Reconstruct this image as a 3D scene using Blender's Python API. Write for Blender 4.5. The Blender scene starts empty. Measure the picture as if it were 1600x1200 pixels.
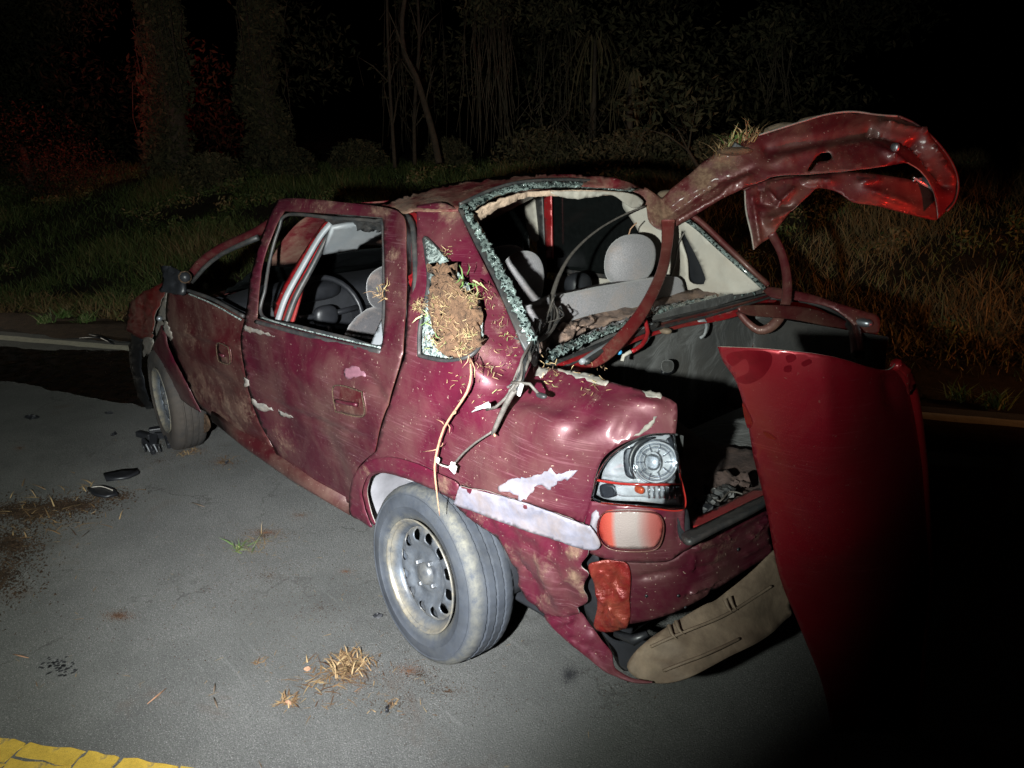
import bpy, bmesh, math, random
import numpy as np
from mathutils import Vector, Matrix, noise
from mathutils.geometry import delaunay_2d_cdt
random.seed(7); rng = np.random.RandomState(7)
scene = bpy.context.scene
COL = scene.collection

# ------------------------------------------------------------------ camera
CAM = np.array([-1.845, 2.001, 1.602])
yaw, pit, rol = np.radians([-41.63, -17.49, -1.3]); FPX = 1205.0
fw = np.array([math.cos(yaw)*math.cos(pit), math.sin(yaw)*math.cos(pit), math.sin(pit)])
rt = np.cross(fw, [0, 0, 1]); rt /= np.linalg.norm(rt); up = np.cross(rt, fw)
rt, up = rt*math.cos(rol)+up*math.sin(rol), -rt*math.sin(rol)+up*math.cos(rol)
cd = bpy.data.cameras.new('camera'); cam = bpy.data.objects.new('camera', cd); COL.objects.link(cam)
cd.sensor_width = 36; cd.lens = 36*FPX/1600; cd.clip_end = 300; cd.clip_start = .05
M = Matrix([[rt[i], up[i], -fw[i], CAM[i]] for i in range(3)]+[[0, 0, 0, 1]])
cam.matrix_world = M
scene.camera = cam

# ------------------------------------------------------------------ world and light
w = bpy.data.worlds.new('World'); scene.world = w; w.use_nodes = True
nt = w.node_tree
sky = nt.nodes.new('ShaderNodeTexSky'); sky.sky_type = 'NISHITA'; sky.sun_disc = False
sky.sun_elevation = math.radians(-9); sky.sun_rotation = math.radians(60)
bg = nt.nodes['Background']; bg.inputs[1].default_value = 0.02
nt.links.new(sky.outputs[0], bg.inputs[0])
scene.view_settings.view_transform = 'Standard'
try: scene.view_settings.look = 'None'
except Exception: pass
scene.view_settings.exposure = 0; scene.view_settings.gamma = 1

def aim(o, tgt):
    d = Vector(tgt)-o.location; o.rotation_euler = d.to_track_quat('-Z', 'Y').to_euler()
def D(px, py):
    return fw+rt*(px-800)/FPX-up*(py-600)/FPX
def W(px, py, ax, v):
    """survey point: sight line through a photo point meets the plane ax = v (or depth ax='d')"""
    d = D(px, py)
    if ax == 'd': return CAM+d*v
    i = 'xyz'.index(ax); return CAM+d*((v-CAM[i])/d[i])
def spot(name, loc, tgt, power, size, blend, col, rad):
    l = bpy.data.lights.new(name, 'SPOT'); o = bpy.data.objects.new(name, l); COL.objects.link(o)
    o.location = loc; l.energy = power; l.spot_size = math.radians(size); l.spot_blend = blend
    l.color = col; l.shadow_soft_size = rad; aim(o, tgt); return o
L0 = CAM-rt*.34+np.array([0, 0, -.07])
spot('hand_torch', L0, W(450, 405, 'd', 2.6), 700, 99, 1.0, (.93, 1.0, .93), .022)
spot('hand_torch_core', L0, W(545, 800, 'd', 2.4), 740, 50, 1.0, (.90, .90, 1.0), .022)
AL = CAM+rt*6.5+fw*1.5; AL[2] = 1.5
spot('amber_beacon_light', AL, W(1500, 500, 'd', 6.0), 260, 50, .9, (1, .42, .17), .08)
RL = CAM+rt*2.5+fw*1.3; RL[2] = .55
spot('red_beacon_light', RL, W(1490, 270, 'd', 2.9), 150, 44, .8, (1, .03, .015), .05)
LL = W(-900, 600, 'd', 5.0); LL[2] = 1.3
spot('red_tail_light', LL, W(190, 110, 'd', 14), 1300, 27, .9, (1, .008, .02), .08)

_ed = np.array([.8796, .4757, 0]); _en = np.array([.4757, -.8796, 0]); _E0 = np.array([5.02, .22, 0])
spot('verge_fill_spot', _E0+_ed*6.5-_en*.9+np.array([0, 0, .75]), _E0+_ed*1.4+_en*.2, 480, 30, .9, (1, .93, .78), .06)  # added unseen fill, brightens the white edge line and left verge
# ------------------------------------------------------------------ helpers
WL = {}
def tag(o, label=None, cat=None, group=None, kind=None):
    if label: o['label'] = label
    if cat: o['category'] = cat
    if group: o['group'] = group
    if kind: o['kind'] = kind
    return o
def mk(name, V, F, mat, parent=None, smooth=True, attrs=None, origin=None):
    V = np.asarray(V, dtype=float)
    o0 = V.mean(0) if origin is None else np.asarray(origin, float)
    me = bpy.data.meshes.new(name)
    if isinstance(F, np.ndarray) and len(F):
        n, k = F.shape
        me.vertices.add(len(V)); me.vertices.foreach_set('co', (V-o0).astype(np.float32).ravel())
        me.loops.add(n*k); me.loops.foreach_set('vertex_index', F.astype(np.int32).ravel())
        me.polygons.add(n); me.polygons.foreach_set('loop_start', np.arange(0, n*k, k, dtype=np.int32))
        me.update(calc_edges=True); me.validate()
    else:
        me.from_pydata([tuple(v) for v in (V-o0)], [], [tuple(int(i) for i in f) for f in F]); me.update()
    if smooth: me.polygons.foreach_set('use_smooth', [True]*len(me.polygons))
    for k_, a in (attrs or {}).items():
        at = me.attributes.new(k_, 'FLOAT', 'POINT'); at.data.foreach_set('value', np.asarray(a, dtype=np.float32))
    for m in (mat if isinstance(mat, (list, tuple)) else [mat]): me.materials.append(m)
    o = bpy.data.objects.new(name, me); COL.objects.link(o)
    if parent is not None:
        o.parent = parent; o.location = o0-WL[parent]
    else: o.location = o0
    WL[o] = o0
    return o
def empty(name, loc, label, cat, group=None):
    o = bpy.data.objects.new(name, None); COL.objects.link(o); o.location = loc; o.empty_display_size = .1
    WL[o] = np.array(loc, float); tag(o, label, cat, group); return o
def catmull(pts, step=8, closed=True):
    """smooth outline; a point given twice is a sharp corner"""
    P = np.array(pts, float); n = len(P); out = []
    rngi = range(n) if closed else range(n-1)
    for i in rngi:
        if closed: p0, p1, p2, p3 = P[i-1], P[i], P[(i+1) % n], P[(i+2) % n]
        else: p0, p1, p2, p3 = P[max(i-1, 0)], P[i], P[i+1], P[min(i+2, n-1)]
        L = np.linalg.norm(p2-p1)
        if L < 1e-9: continue
        k = max(1, int(round(L/step)))
        for j in range(k):
            t = j/k
            out.append(.5*((2*p1)+(-p0+p2)*t+(2*p0-5*p1+4*p2-p3)*t*t+(-p0+3*p1-3*p2+p3)*t**3))
    if not closed: out.append(P[-1])
    return np.array(out)
def inside(pt, poly):
    x, y = pt[:, 0], pt[:, 1]; r = np.zeros(len(pt), bool); n = len(poly)
    for i in range(n):
        x1, y1 = poly[i]; x2, y2 = poly[(i+1) % n]
        c = ((y1 > y) != (y2 > y))
        with np.errstate(divide='ignore', invalid='ignore'):
            r ^= c & (x < (x2-x1)*(y-y1)/((y2-y1) if y2 != y1 else 1e-12)+x1)
    return r
def segdist(p, a, b):
    a = np.array(a, float); b = np.array(b, float); ab = b-a
    t = np.clip(((p-a)@ab)/(ab@ab+1e-9), 0, 1)
    return np.linalg.norm(p-(a+t[:, None]*ab), axis=1), t
def triang(out, holes=(), step=7, jit=.25):
    """triangulated 2-D sheet filling an outline"""
    loops = [np.asarray(out)]+[np.asarray(h) for h in holes]
    verts = []; edges = []
    for l in loops:
        b = len(verts); verts += [tuple(p) for p in l]; edges += [(b+i, b+(i+1) % len(l)) for i in range(len(l))]
    mn = loops[0].min(0); mx = loops[0].max(0)
    gx, gy = np.meshgrid(np.arange(mn[0]+step*.5, mx[0], step), np.arange(mn[1]+step*.5, mx[1], step*.87))
    gx[1::2] += step*.5
    g = np.stack([gx.ravel(), gy.ravel()], 1); g += rng.uniform(-jit, jit, g.shape)*step
    ok = inside(g, loops[0])
    for h in loops[1:]: ok &= ~inside(g, h)
    g = g[ok]
    for l in loops:
        for i in range(len(l)):
            if not len(g): break
            d, _ = segdist(g, l[i], l[(i+1) % len(l)]); g = g[d > step*.45]
    verts += [tuple(p) for p in g]
    r = delaunay_2d_cdt([Vector(v) for v in verts], edges, [], 0, 1e-6)
    V = np.array([tuple(v) for v in r[0]]); F = [tuple(f) for f in r[2]]
    T = []
    for f in F:
        for k in range(1, len(f)-1): T.append((f[0], f[k], f[k+1]))
    T = np.array(T); c = V[T].mean(1)
    ok = inside(c, loops[0])
    for h in loops[1:]: ok &= ~inside(c, h)
    return V, T[ok]
class Surf:
    """smooth sheet through surveyed points (thin plate through inverse distance: planes stay planes)"""
    def __init__(s, anchors):
        A = []; wv = []
        for a in anchors:
            p = W(*a); A.append(a[:2]); wv.append(1/((p-CAM)@fw))
        s.A = np.array(A, float)/1000; n = len(A)
        K = s.k(np.linalg.norm(s.A[:, None]-s.A[None], axis=2))+np.eye(n)*1e-6
        Pm = np.hstack([np.ones((n, 1)), s.A]); Z = np.zeros((3, 3))
        s.c = np.linalg.lstsq(np.block([[K, Pm], [Pm.T, Z]]), np.concatenate([wv, [0]*3]), rcond=None)[0]; s.n = n
    def k(s, r): return np.where(r > 1e-9, r*r*np.log(np.maximum(r, 1e-9)), 0)
    def pts(s, q):
        q = np.asarray(q, float); x = q/1000
        K = s.k(np.linalg.norm(x[:, None]-s.A[None], axis=2))
        wv = K@s.c[:s.n]+s.c[s.n]+x@s.c[s.n+1:]
        d = fw+np.outer((q[:, 0]-800)/FPX, rt)-np.outer((q[:, 1]-600)/FPX, up)
        return CAM+d/wv[:, None]
    def nrm(s, q):
        q = np.asarray(q, float); e = 3.
        a = s.pts(q+[e, 0])-s.pts(q-[e, 0]); b = s.pts(q+[0, e])-s.pts(q-[0, e])
        n = np.cross(a, b); n /= np.linalg.norm(n, axis=1)[:, None]
        sg = np.sign(((CAM-s.pts(q))*n).sum(1)); return n*sg[:, None]
    def at(s, q, off=0):
        q = np.atleast_2d(q); return s.pts(q)+s.nrm(q)*off
def fbm(P, f, oct=3, seed=0.):
    return np.array([noise.fractal(Vector((p[0]*f+seed, p[1]*f-seed*.7, p[2]*f+seed*1.3)), 1.0, 2.0, oct) for p in P])
def orient(V, T):
    n = np.cross(V[T[:, 1]]-V[T[:, 0]], V[T[:, 2]]-V[T[:, 0]])
    flip = ((CAM-V[T].mean(1))*n).sum(1) < 0
    T = T.copy(); T[flip] = T[flip][:, ::-1]; return T
def panel(name, outline, surf, mat, parent=None, holes=(), step=7, thick=.002, dent=0., dfreq=5., crumple=0., cfreq=18.,
          creases=(), off=0., mud=(), seed=0., raw=False, rim=None, like=None):
    if isinstance(surf, (list, tuple)): surf = Surf(surf)
    o = np.array(outline, float) if raw else catmull(outline, step)
    if name == 'glass_remnant': o = o+rng.normal(0, 1.6, o.shape)
    hs = [catmull(h, step) for h in holes]
    q, T = triang(o, hs, step)
    P = surf.pts(q); N = surf.nrm(q)
    def disp(q, P):
        d = np.full(len(q), float(off))
        if dent: d += dent*fbm(P, dfreq, 2, seed)
        if crumple: d += crumple*(1-2*np.abs(fbm(P, cfreq, 2, seed+5)))*.5
        for c in creases:
            x1, y1, x2, y2, wd, dep = c[:6]
            ds, t = segdist(q, (x1, y1), (x2, y2))
            d += dep*(np.exp(-(ds/wd)**2) if wd >= 9 else np.exp(-(ds/(wd*.75))**1.15))*(np.minimum(1, 4*t*(1-t)+.15) if len(c) < 7 else 1)
        if like is not None: d += DF[like](q, P)
        return d
    P = P+N*disp(q, P)[:, None]
    T = orient(P, T)
    m = np.zeros(len(q))
    for (x, y, r_, a) in mud:
        m = np.maximum(m, a*np.clip(1.3-np.linalg.norm(q-[x, y], axis=1)/r_, 0, 1))
    mats = [mat] if not rim else [mat, rim]
    ob = mk(name, P, T, mats, parent, attrs={'mud': m})
    if thick:
        s = ob.modifiers.new('thickness', 'SOLIDIFY'); s.thickness = thick; s.offset = -1
        if rim: s.material_offset_rim = 1
    DF[ob] = disp; DF['surf', ob] = surf
    return ob
DF = {}
def tube(name, pts, rad, mat, parent=None, sides=7, smoothstep=None, flat=1.0, updir=None, closed=False):
    P = np.array(pts, float)
    if smoothstep: P = catmull(P, smoothstep, closed)
    n = len(P)
    R = np.interp(np.linspace(0, 1, n), np.linspace(0, 1, len(rad)), rad) if hasattr(rad, '__len__') else np.full(n, rad)
    V = []; F = []
    nrm_ = np.array(updir, float) if updir is not None else np.array([.13, .21, .97])
    for i in range(n):
        if closed: t = P[(i+1) % n]-P[i-1]
        else: t = P[min(i+1, n-1)]-P[max(i-1, 0)]
        t /= np.linalg.norm(t)+1e-12
        b = np.cross(t, nrm_)
        if np.linalg.norm(b) < 1e-3: b = np.cross(t, [1, 0, 0])
        b /= np.linalg.norm(b); a = np.cross(b, t)
        if updir is None: nrm_ = a
        for k in range(sides):
            an = 2*math.pi*k/sides
            V.append(P[i]+b*math.cos(an)*R[i]+a*math.sin(an)*R[i]*flat)
    for i in range(n if closed else n-1):
        for k in range(sides):
            j = (i+1) % n
            F.append((i*sides+k, i*sides+(k+1) % sides, j*sides+(k+1) % sides, j*sides+k))
    if not closed:
        F.append(tuple(range(sides))[::-1]); F.append(tuple((n-1)*sides+k for k in range(sides)))
    return mk(name, V, F, mat, parent) if name else (V, F)
def join(parts):
    V = []; F = []
    for v, f in parts:
        b = len(V); V += [tuple(x) for x in v]; F += [tuple(i+b for i in q) for q in f]
    return V, F
def grid(name, fn, nu, nv, mat, parent=None, thick=0, holes=None):
    V = [fn(i/nu, j/nv) for i in range(nu+1) for j in range(nv+1)]
    F = [(i*(nv+1)+j, (i+1)*(nv+1)+j, (i+1)*(nv+1)+j+1, i*(nv+1)+j+1) for i in range(nu) for j in range(nv)
         if not (holes and holes((i+.5)/nu, (j+.5)/nv))]
    o = mk(name, V, F, mat, parent)
    if thick:
        s = o.modifiers.new('thickness', 'SOLIDIFY'); s.thickness = thick; s.offset = 0
    return o
def box(c, s, rz=0, tilt=0):
    V = []
    for dx in (-.5, .5):
        for dy in (-.5, .5):
            for dz in (-.5, .5):
                x, y, z = dx*s[0], dy*s[1], dz*s[2]
                x, z = x*math.cos(tilt)-z*math.sin(tilt), x*math.sin(tilt)+z*math.cos(tilt)
                V.append((c[0]+x*math.cos(rz)-y*math.sin(rz), c[1]+x*math.sin(rz)+y*math.cos(rz), c[2]+z))
    return V, [(0, 1, 3, 2), (4, 6, 7, 5), (0, 4, 5, 1), (2, 3, 7, 6), (0, 2, 6, 4), (1, 5, 7, 3)]
def boxo(name, c, s, mat, parent=None, rz=0, tilt=0, bev=.01):
    V, F = box(c, s, rz, tilt); o = mk(name, V, F, mat, parent, smooth=False)
    if bev:
        b = o.modifiers.new('bevel', 'BEVEL'); b.width = bev; b.segments = 2
    return o
def puff(name, c, s, mat, parent=None, rz=0, e=2.6, n=20, m=14, tilt=0, dimp=0, cut=None):
    """cushion: rounded superellipsoid"""
    V = []; F = []
    def pw(v, p): return math.copysign(abs(v)**p, v)
    for i in range(m+1):
        la = -math.pi/2+math.pi*i/m
        for j in range(n):
            lo = 2*math.pi*j/n
            x = s[0]*pw(math.cos(la), 2/e)*pw(math.cos(lo), 2/e); y = s[1]*pw(math.cos(la), 2/e)*pw(math.sin(lo), 2/e); z = s[2]*pw(math.sin(la), 2/e)
            x, z = x*math.cos(tilt)-z*math.sin(tilt), x*math.sin(tilt)+z*math.cos(tilt)
            V.append((c[0]+x*math.cos(rz)-y*math.sin(rz), c[1]+x*math.sin(rz)+y*math.cos(rz), c[2]+z))
    for i in range(m):
        for j in range(n):
            F.append((i*n+j, i*n+(j+1) % n, (i+1)*n+(j+1) % n, (i+1)*n+j))
    return mk(name, V, F, mat, parent) if name else (V, F)

# ------------------------------------------------------------------ materials
class NT:
    def __init__(s, name):
        s.m = bpy.data.materials.new(name); s.m.use_nodes = True; s.t = s.m.node_tree; s.n = s.t.nodes; s.l = s.t.links
        s.b = s.n['Principled BSDF']; s.tc = s.n.new('ShaderNodeTexCoord')
        s.o = s.tc.outputs['Object']
    def map(s, scale=(1, 1, 1), rot=(0, 0, 0), src=None):
        m = s.n.new('ShaderNodeMapping'); m.inputs['Scale'].default_value = scale; m.inputs['Rotation'].default_value = rot
        s.l.new(src or s.o, m.inputs[0]); return m.outputs[0]
    def noise(s, scale, detail=4, rough=.55, vec=None, out='Fac', dist=0):
        m = s.n.new('ShaderNodeTexNoise'); m.inputs['Scale'].default_value = scale; m.inputs['Detail'].default_value = detail
        m.inputs['Roughness'].default_value = rough; m.inputs['Distortion'].default_value = dist
        s.l.new(vec or s.o, m.inputs['Vector']); return m.outputs[out]
    def voro(s, scale, feat='F1', vec=None, out='Distance', rnd=1):
        m = s.n.new('ShaderNodeTexVoronoi'); m.feature = feat; m.inputs['Scale'].default_value = scale; m.inputs['Randomness'].default_value = rnd
        s.l.new(vec or s.o, m.inputs['Vector']); return m.outputs[out]
    def ramp(s, src, *stops):
        m = s.n.new('ShaderNodeValToRGB'); e = m.color_ramp.elements
        while len(e) < len(stops): e.new(.5)
        for k, (p, c) in enumerate(stops):
            e[k].position = p; e[k].color = (c if hasattr(c, '__len__') else (c, c, c))[:3]+(1,) if hasattr(c, '__len__') else (c, c, c, 1)
        s.l.new(src, m.inputs[0]); return m.outputs[0]
    def mix(s, fac, a, b, mode='MIX'):
        m = s.n.new('ShaderNodeMix'); m.data_type = 'RGBA'; m.blend_type = mode
        for i, v in ((0, fac), (6, a), (7, b)):
            if hasattr(v, 'is_linked') or hasattr(v, 'links'): s.l.new(v, m.inputs[i])
            elif i == 0: m.inputs[0].default_value = v
            else: m.inputs[i].default_value = tuple(v)[:3]+(1,)
        return m.outputs[2]
    def math(s, op, a, b=0., clamp=False):
        m = s.n.new('ShaderNodeMath'); m.operation = op; m.use_clamp = clamp
        for i, v in ((0, a), (1, b)):
            if hasattr(v, 'links'): s.l.new(v, m.inputs[i])
            else: m.inputs[i].default_value = v
        return m.outputs[0]
    def attr(s, name):
        m = s.n.new('ShaderNodeAttribute'); m.attribute_name = name; return m.outputs['Fac']
    def bump(s, h, strength=.3, dist=.002, prev=None):
        m = s.n.new('ShaderNodeBump'); m.inputs['Strength'].default_value = strength; m.inputs['Distance'].default_value = dist
        s.l.new(h, m.inputs['Height'])
        if prev: s.l.new(prev, m.inputs['Normal'])
        s.l.new(m.outputs[0], s.b.inputs['Normal']); return m.outputs[0]
    def set(s, **k):
        nm = {'color': 'Base Color', 'rough': 'Roughness', 'metal': 'Metallic', 'coat': 'Coat Weight', 'coatr': 'Coat Roughness',
              'trans': 'Transmission Weight', 'spec': 'Specular IOR Level', 'sheen': 'Sheen Weight', 'ior': 'IOR', 'alpha': 'Alpha'}
        for a, v in k.items():
            i = s.b.inputs[nm[a]]
            if hasattr(v, 'links'): s.l.new(v, i)
            else: i.default_value = (tuple(v)[:3]+(1,)) if hasattr(v, '__len__') else v
        return s
def paint(name, col, dust=.35, scratch=.5, rough=.38, coat=.5, ang=(0, .5, 0), metal=.25, dustc=(.26, .19, .14), speck=.8):
    s = NT(name)
    c = s.mix(s.ramp(s.noise(3.5, 3), (.3, 0), (.7, 1)), col, [x*.62 for x in col])
    v = s.map((2.5, 2.5, 85), ang); sc = s.ramp(s.noise(2.2, 5, .7, v), (.55, 0), (.66, 1))
    v2 = s.map((5, 5, 190), (ang[0]+.3, ang[1]+.5, .3)); sc2 = s.ramp(s.noise(1.6, 4, .7, v2), (.64, 0), (.69, 1))
    area = s.ramp(s.noise(3.1, 4, .65), (.44, .05), (.62, 1))
    f = s.math('MULTIPLY', s.math('MULTIPLY', sc, area), scratch*.55)
    c = s.mix(f, c, [min(1, x*1.6+.09) for x in col])
    c = s.mix(s.math('MULTIPLY', s.math('MULTIPLY', sc2, area), scratch*.6), c, (.36, .24, .27))
    d = s.ramp(s.noise(4.5, 9, .68, dist=.4), (.42, 0), (.74, 1))
    c = s.mix(s.math('MULTIPLY', d, dust), c, dustc)
    sp = s.ramp(s.noise(120, 2, .5), (.70, 0), (.74, 1))
    c = s.mix(s.math('MULTIPLY', sp, speck), c, (.38, .28, .22))
    m = s.attr('mud'); mm = s.math('ADD', s.math('MULTIPLY', m, 1.35), s.math('MULTIPLY', s.math('SUBTRACT', s.math('ADD', s.math('MULTIPLY', s.noise(9, 10, .75, dist=.5), .5), s.math('MULTIPLY', s.noise(42, 8, .8), .5)), .62), 4.4))
    mm = s.ramp(mm, (.0, 0), (.75, 1)); mm = s.math('MULTIPLY', mm, .85)
    mudc = s.mix(s.ramp(s.noise(60, 5), (.35, 0), (.65, 1)), (.10, .058, .035), (.21, .135, .085))
    c = s.mix(mm, c, mudc)
    r = s.math('ADD', s.math('MULTIPLY', s.noise(7, 5), .25), rough-.1); r = s.math('ADD', r, s.math('MULTIPLY', mm, .6), True)
    s.set(color=c, rough=r, metal=s.math('MULTIPLY', s.math('SUBTRACT', 1, mm), metal), coat=s.math('MULTIPLY', s.math('SUBTRACT', 1, mm), coat), coatr=.16)
    b = s.bump(s.noise(160, 3), .12, .001); b = s.bump(mm, .5, .004, b); s.bump(s.noise(16, 4), .25, .004, b)
    return s.m
def simple(name, col, rough=.6, metal=0, var=.35, nscale=14, bump=.15, bd=.002, dust=0, dustc=(.25, .18, .13), coat=0, bscale=None, spec=.5):
    s = NT(name)
    c = s.mix(s.ramp(s.noise(nscale, 6, .6), (.3, 0), (.7, 1)), [x*(1-var) for x in col], [min(1, x*(1+var*.6)) for x in col])
    if dust:
        d = s.ramp(s.noise(nscale*.6, 9, .7, dist=.5), (.40, 0), (.66, 1)); c = s.mix(s.math('MULTIPLY', d, dust), c, dustc)
    s.set(color=c, rough=rough, metal=metal, coat=coat, spec=spec)
    if bump: s.bump(s.noise(bscale or nscale*6, 5), bump, bd)
    return s.m
M_ = {}
M_['paint'] = paint('maroon_paint', (.100, .007, .024), dust=.24, scratch=1.0, rough=.48, coat=.22)
M_['paint_dusty'] = paint('dusty_maroon_paint', (.062, .007, .010), dust=.38, scratch=.6, rough=.46, coat=.25, speck=.9)
M_['paint_dim'] = paint('dimmed_maroon_paint', (.070, .0065, .017), dust=.24, scratch=.8, rough=.44, coat=.25)  # same maroon made darker, weaker light on the doors put into the colour
M_['paint_red'] = paint('inner_red_paint', (.36, .012, .018), dust=.18, scratch=.3, rough=.33)
M_['wing'] = paint('torn_wing_paint', (.20, .010, .012), dust=.5, scratch=.5, rough=.45, coat=.3)
M_['strap'] = paint('dusty_strap_paint', (.17, .015, .017), dust=.75, scratch=.6, rough=.5, coat=.15, dustc=(.26, .12, .09))
M_['paint_lid'] = paint('lid_skin_paint', (.22, .005, .014), dust=.08, scratch=.3, rough=.44, coat=.5, metal=.55, speck=.15)
M_['paint_frame'] = paint('lid_frame_paint', (.085, .009, .012), dust=.6, scratch=.35, rough=.50, coat=.12, dustc=(.20, .12, .08))
M_['roof'] = paint('scraped_roof_paint', (.15, .014, .022), dust=1.0, scratch=1.0, dustc=(.34, .25, .18))
M_['primer'] = simple('bare_primer', (.25, .24, .22), .55, .1, .45, 30, dust=.55)
M_['primer_blue'] = simple('scuffed_primer', (.22, .215, .265), .5, .1, .4, 18, dust=.55)
M_['rubber'] = simple('black_rubber', (.022, .024, .026), .5, 0, .3, 30, dust=.25, dustc=(.16, .13, .11))
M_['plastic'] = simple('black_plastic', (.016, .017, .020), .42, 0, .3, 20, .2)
M_['plastic_soft'] = simple('dark_dash_plastic', (.013, .014, .017), .55, 0, .3, 20, .3)
M_['greyplastic'] = simple('grey_trim', (.20, .215, .23), .5, 0, .2, 12, dust=.15)
M_['cream'] = simple('cream_liner', (.42, .395, .35), .8, 0, .16, 9, .3, .003, dust=.32, dustc=(.36, .27, .2))
M_['headliner'] = simple('torn_headliner', (.50, .36, .27), .85, 0, .35, 22, .5, .006)
M_['boot_dirt'] = simple('boot_carpet', (.075, .05, .045), .9, 0, .5, 14, .6, .006, dust=.5, dustc=(.12, .07, .05))
M_['brown'] = simple('brown_dust', (.13, .065, .035), .95, 0, .4, 40, 0)
M_['scuff'] = simple('grey_scuff', (.15, .065, .085), .6, 0, .3, 40, .2)
M_['arch'] = simple('dusty_arch', (.24, .235, .25), .8, 0, .3, 9)
M_['lining'] = None
M_['fabric'] = None
M_['dirtstrip'] = simple('dusty_shelf', (.17, .12, .105), .85, 0, .45, 16, .6, .006, dust=.8, dustc=(.30, .19, .13))
M_['beige'] = simple('bumper_inside', (.17, .125, .085), .75, 0, .4, 16, .35, .003, dust=.75, dustc=(.07, .045, .03))
M_['foil'] = simple('crumpled_red_plate', (.18, .009, .011), .36, .3, .5, 12, .6, .008, dust=.35, dustc=(.3, .14, .07), coat=.4)
M_['steel'] = simple('bare_steel', (.34, .37, .41), .38, .8, .25, 14, .2, dust=.35, dustc=(.26, .24, .21))
M_['soil'] = simple('red_soil', (.13, .07, .038), .95, 0, .45, 30, 1.0, .02, bscale=60)
M_['root'] = simple('root_bark', (.36, .20, .12), .8, 0, .35, 60, .5)
M_['bark'] = simple('pale_bark', (.085, .062, .042), .9, 0, .4, 12, .8, .02)
M_['vine'] = simple('dead_vine', (.085, .066, .042), .9, 0, .5, 20, .4)
M_['cable'] = simple('taped_cable', (.10, .088, .078), .6, 0, .4, 60, .5)
M_['tag'] = simple('white_connector', (.72, .72, .70), .5, 0, .1, 30)
M_['chrome'] = simple('silvered_plastic', (.66, .65, .64), .16, .5, .4, 20, .35, bscale=45)
M_['red_lens'] = simple('red_lens', (.28, .02, .016), .18, 0, .15, 10, .1, coat=1)
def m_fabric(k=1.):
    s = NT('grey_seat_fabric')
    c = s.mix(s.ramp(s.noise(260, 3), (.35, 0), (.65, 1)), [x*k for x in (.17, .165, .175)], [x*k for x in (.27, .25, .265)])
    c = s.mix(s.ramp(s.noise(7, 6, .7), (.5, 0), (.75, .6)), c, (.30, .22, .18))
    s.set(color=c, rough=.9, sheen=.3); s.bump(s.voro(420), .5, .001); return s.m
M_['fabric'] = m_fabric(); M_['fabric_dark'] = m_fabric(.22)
def m_lining():
    s = NT('boot_lining_felt')
    c = s.mix(s.ramp(s.noise(4, 7, .65), (.35, 0), (.7, 1)), (.014, .015, .015), (.042, .038, .034))
    c = s.mix(s.ramp(s.noise(340, 2), (.5, 0), (.8, .5)), c, (.05, .05, .05))
    s.set(color=c, rough=.85, sheen=.2); b = s.bump(s.noise(5.5, 3, dist=1.2), .8, .03); s.bump(s.noise(220, 3), .4, .002, b); return s.m
M_['lining'] = m_lining()
def m_tyre():
    s = NT('dusty_tyre_rubber')
    c = s.mix(s.ramp(s.noise(9, 6, .65), (.3, 0), (.7, 1)), (.022, .027, .036), (.055, .064, .080))
    m = s.attr('mud'); f = s.math('MULTIPLY', m, s.ramp(s.noise(26, 8, .75), (.33, 0), (.6, 1)))
    c = s.mix(f, c, (.16, .152, .118))
    s.set(color=c, rough=.72); b = s.bump(s.noise(200, 3), .25, .001); s.bump(f, .4, .003, b); return s.m
M_['tyre'] = m_tyre()
M_['tyre_muddy'] = simple('muddy_tyre', (.030, .027, .025), .85, 0, .5, 9, .4, dust=.7, dustc=(.065, .050, .038))
def m_rim():
    s = NT('steel_wheel_paint')
    c = s.mix(s.ramp(s.noise(12, 7, .7), (.35, 0), (.7, 1)), (.045, .054, .070), (.15, .172, .20))
    c = s.mix(s.math('MULTIPLY', s.attr('mud'), s.ramp(s.noise(30, 8, .75), (.3, 0), (.6, 1))), c, (.34, .30, .22))
    s.set(color=c, rough=.42, metal=.4, coat=.15); s.bump(s.noise(90, 4), .15, .001); return s.m
M_['rim'] = m_rim()
def m_shatter(name, a, b, scale=130, alpha=None):
    s = NT(name)
    cell = s.voro(scale, out='Color'); e = s.voro(scale, 'DISTANCE_TO_EDGE')
    c = s.mix(s.ramp(cell, (.3, 0), (.7, 1)), a, b); c = s.mix(s.math('MULTIPLY', s.ramp(e, (.02, 1), (.08, 0)), s.ramp(s.noise(22, 4, .7), (.42, .1), (.6, 1))), c, (.42, .52, .50))
    s.set(color=c, rough=.16, spec=.8, coat=.6); s.bump(cell, .9, .006); return s.m
M_['shatter'] = m_shatter('shattered_glass', (.05, .065, .062), (.30, .34, .32))
M_['shatter_dark'] = m_shatter('shattered_dark_glass', (.006, .010, .010), (.13, .16, .15), 110)
def m_glass(name, tint, rough=.05):
    s = NT(name); t = s.n.new('ShaderNodeBsdfTransparent'); t.inputs[0].default_value = tuple(tint)+(1,)
    g = s.n.new('ShaderNodeBsdfGlossy'); g.inputs['Roughness'].default_value = rough
    f = s.n.new('ShaderNodeFresnel'); f.inputs[0].default_value = 1.5; x = s.n.new('ShaderNodeMixShader')
    s.l.new(f.outputs[0], x.inputs[0]); s.l.new(t.outputs[0], x.inputs[1]); s.l.new(g.outputs[0], x.inputs[2])
    s.l.new(x.outputs[0], s.n['Material Output'].inputs[0]); return s.m
M_['lens'] = m_glass('clear_lens', (.95, .97, 1)); M_['darkglass'] = simple('tinted_window', (.006, .007, .007), .12, 0, .3, 40, 0)
M_['lens_grey'] = simple('bright_flutes', (.62, .64, .68), .08, .9, .2, 30, 0)
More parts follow.
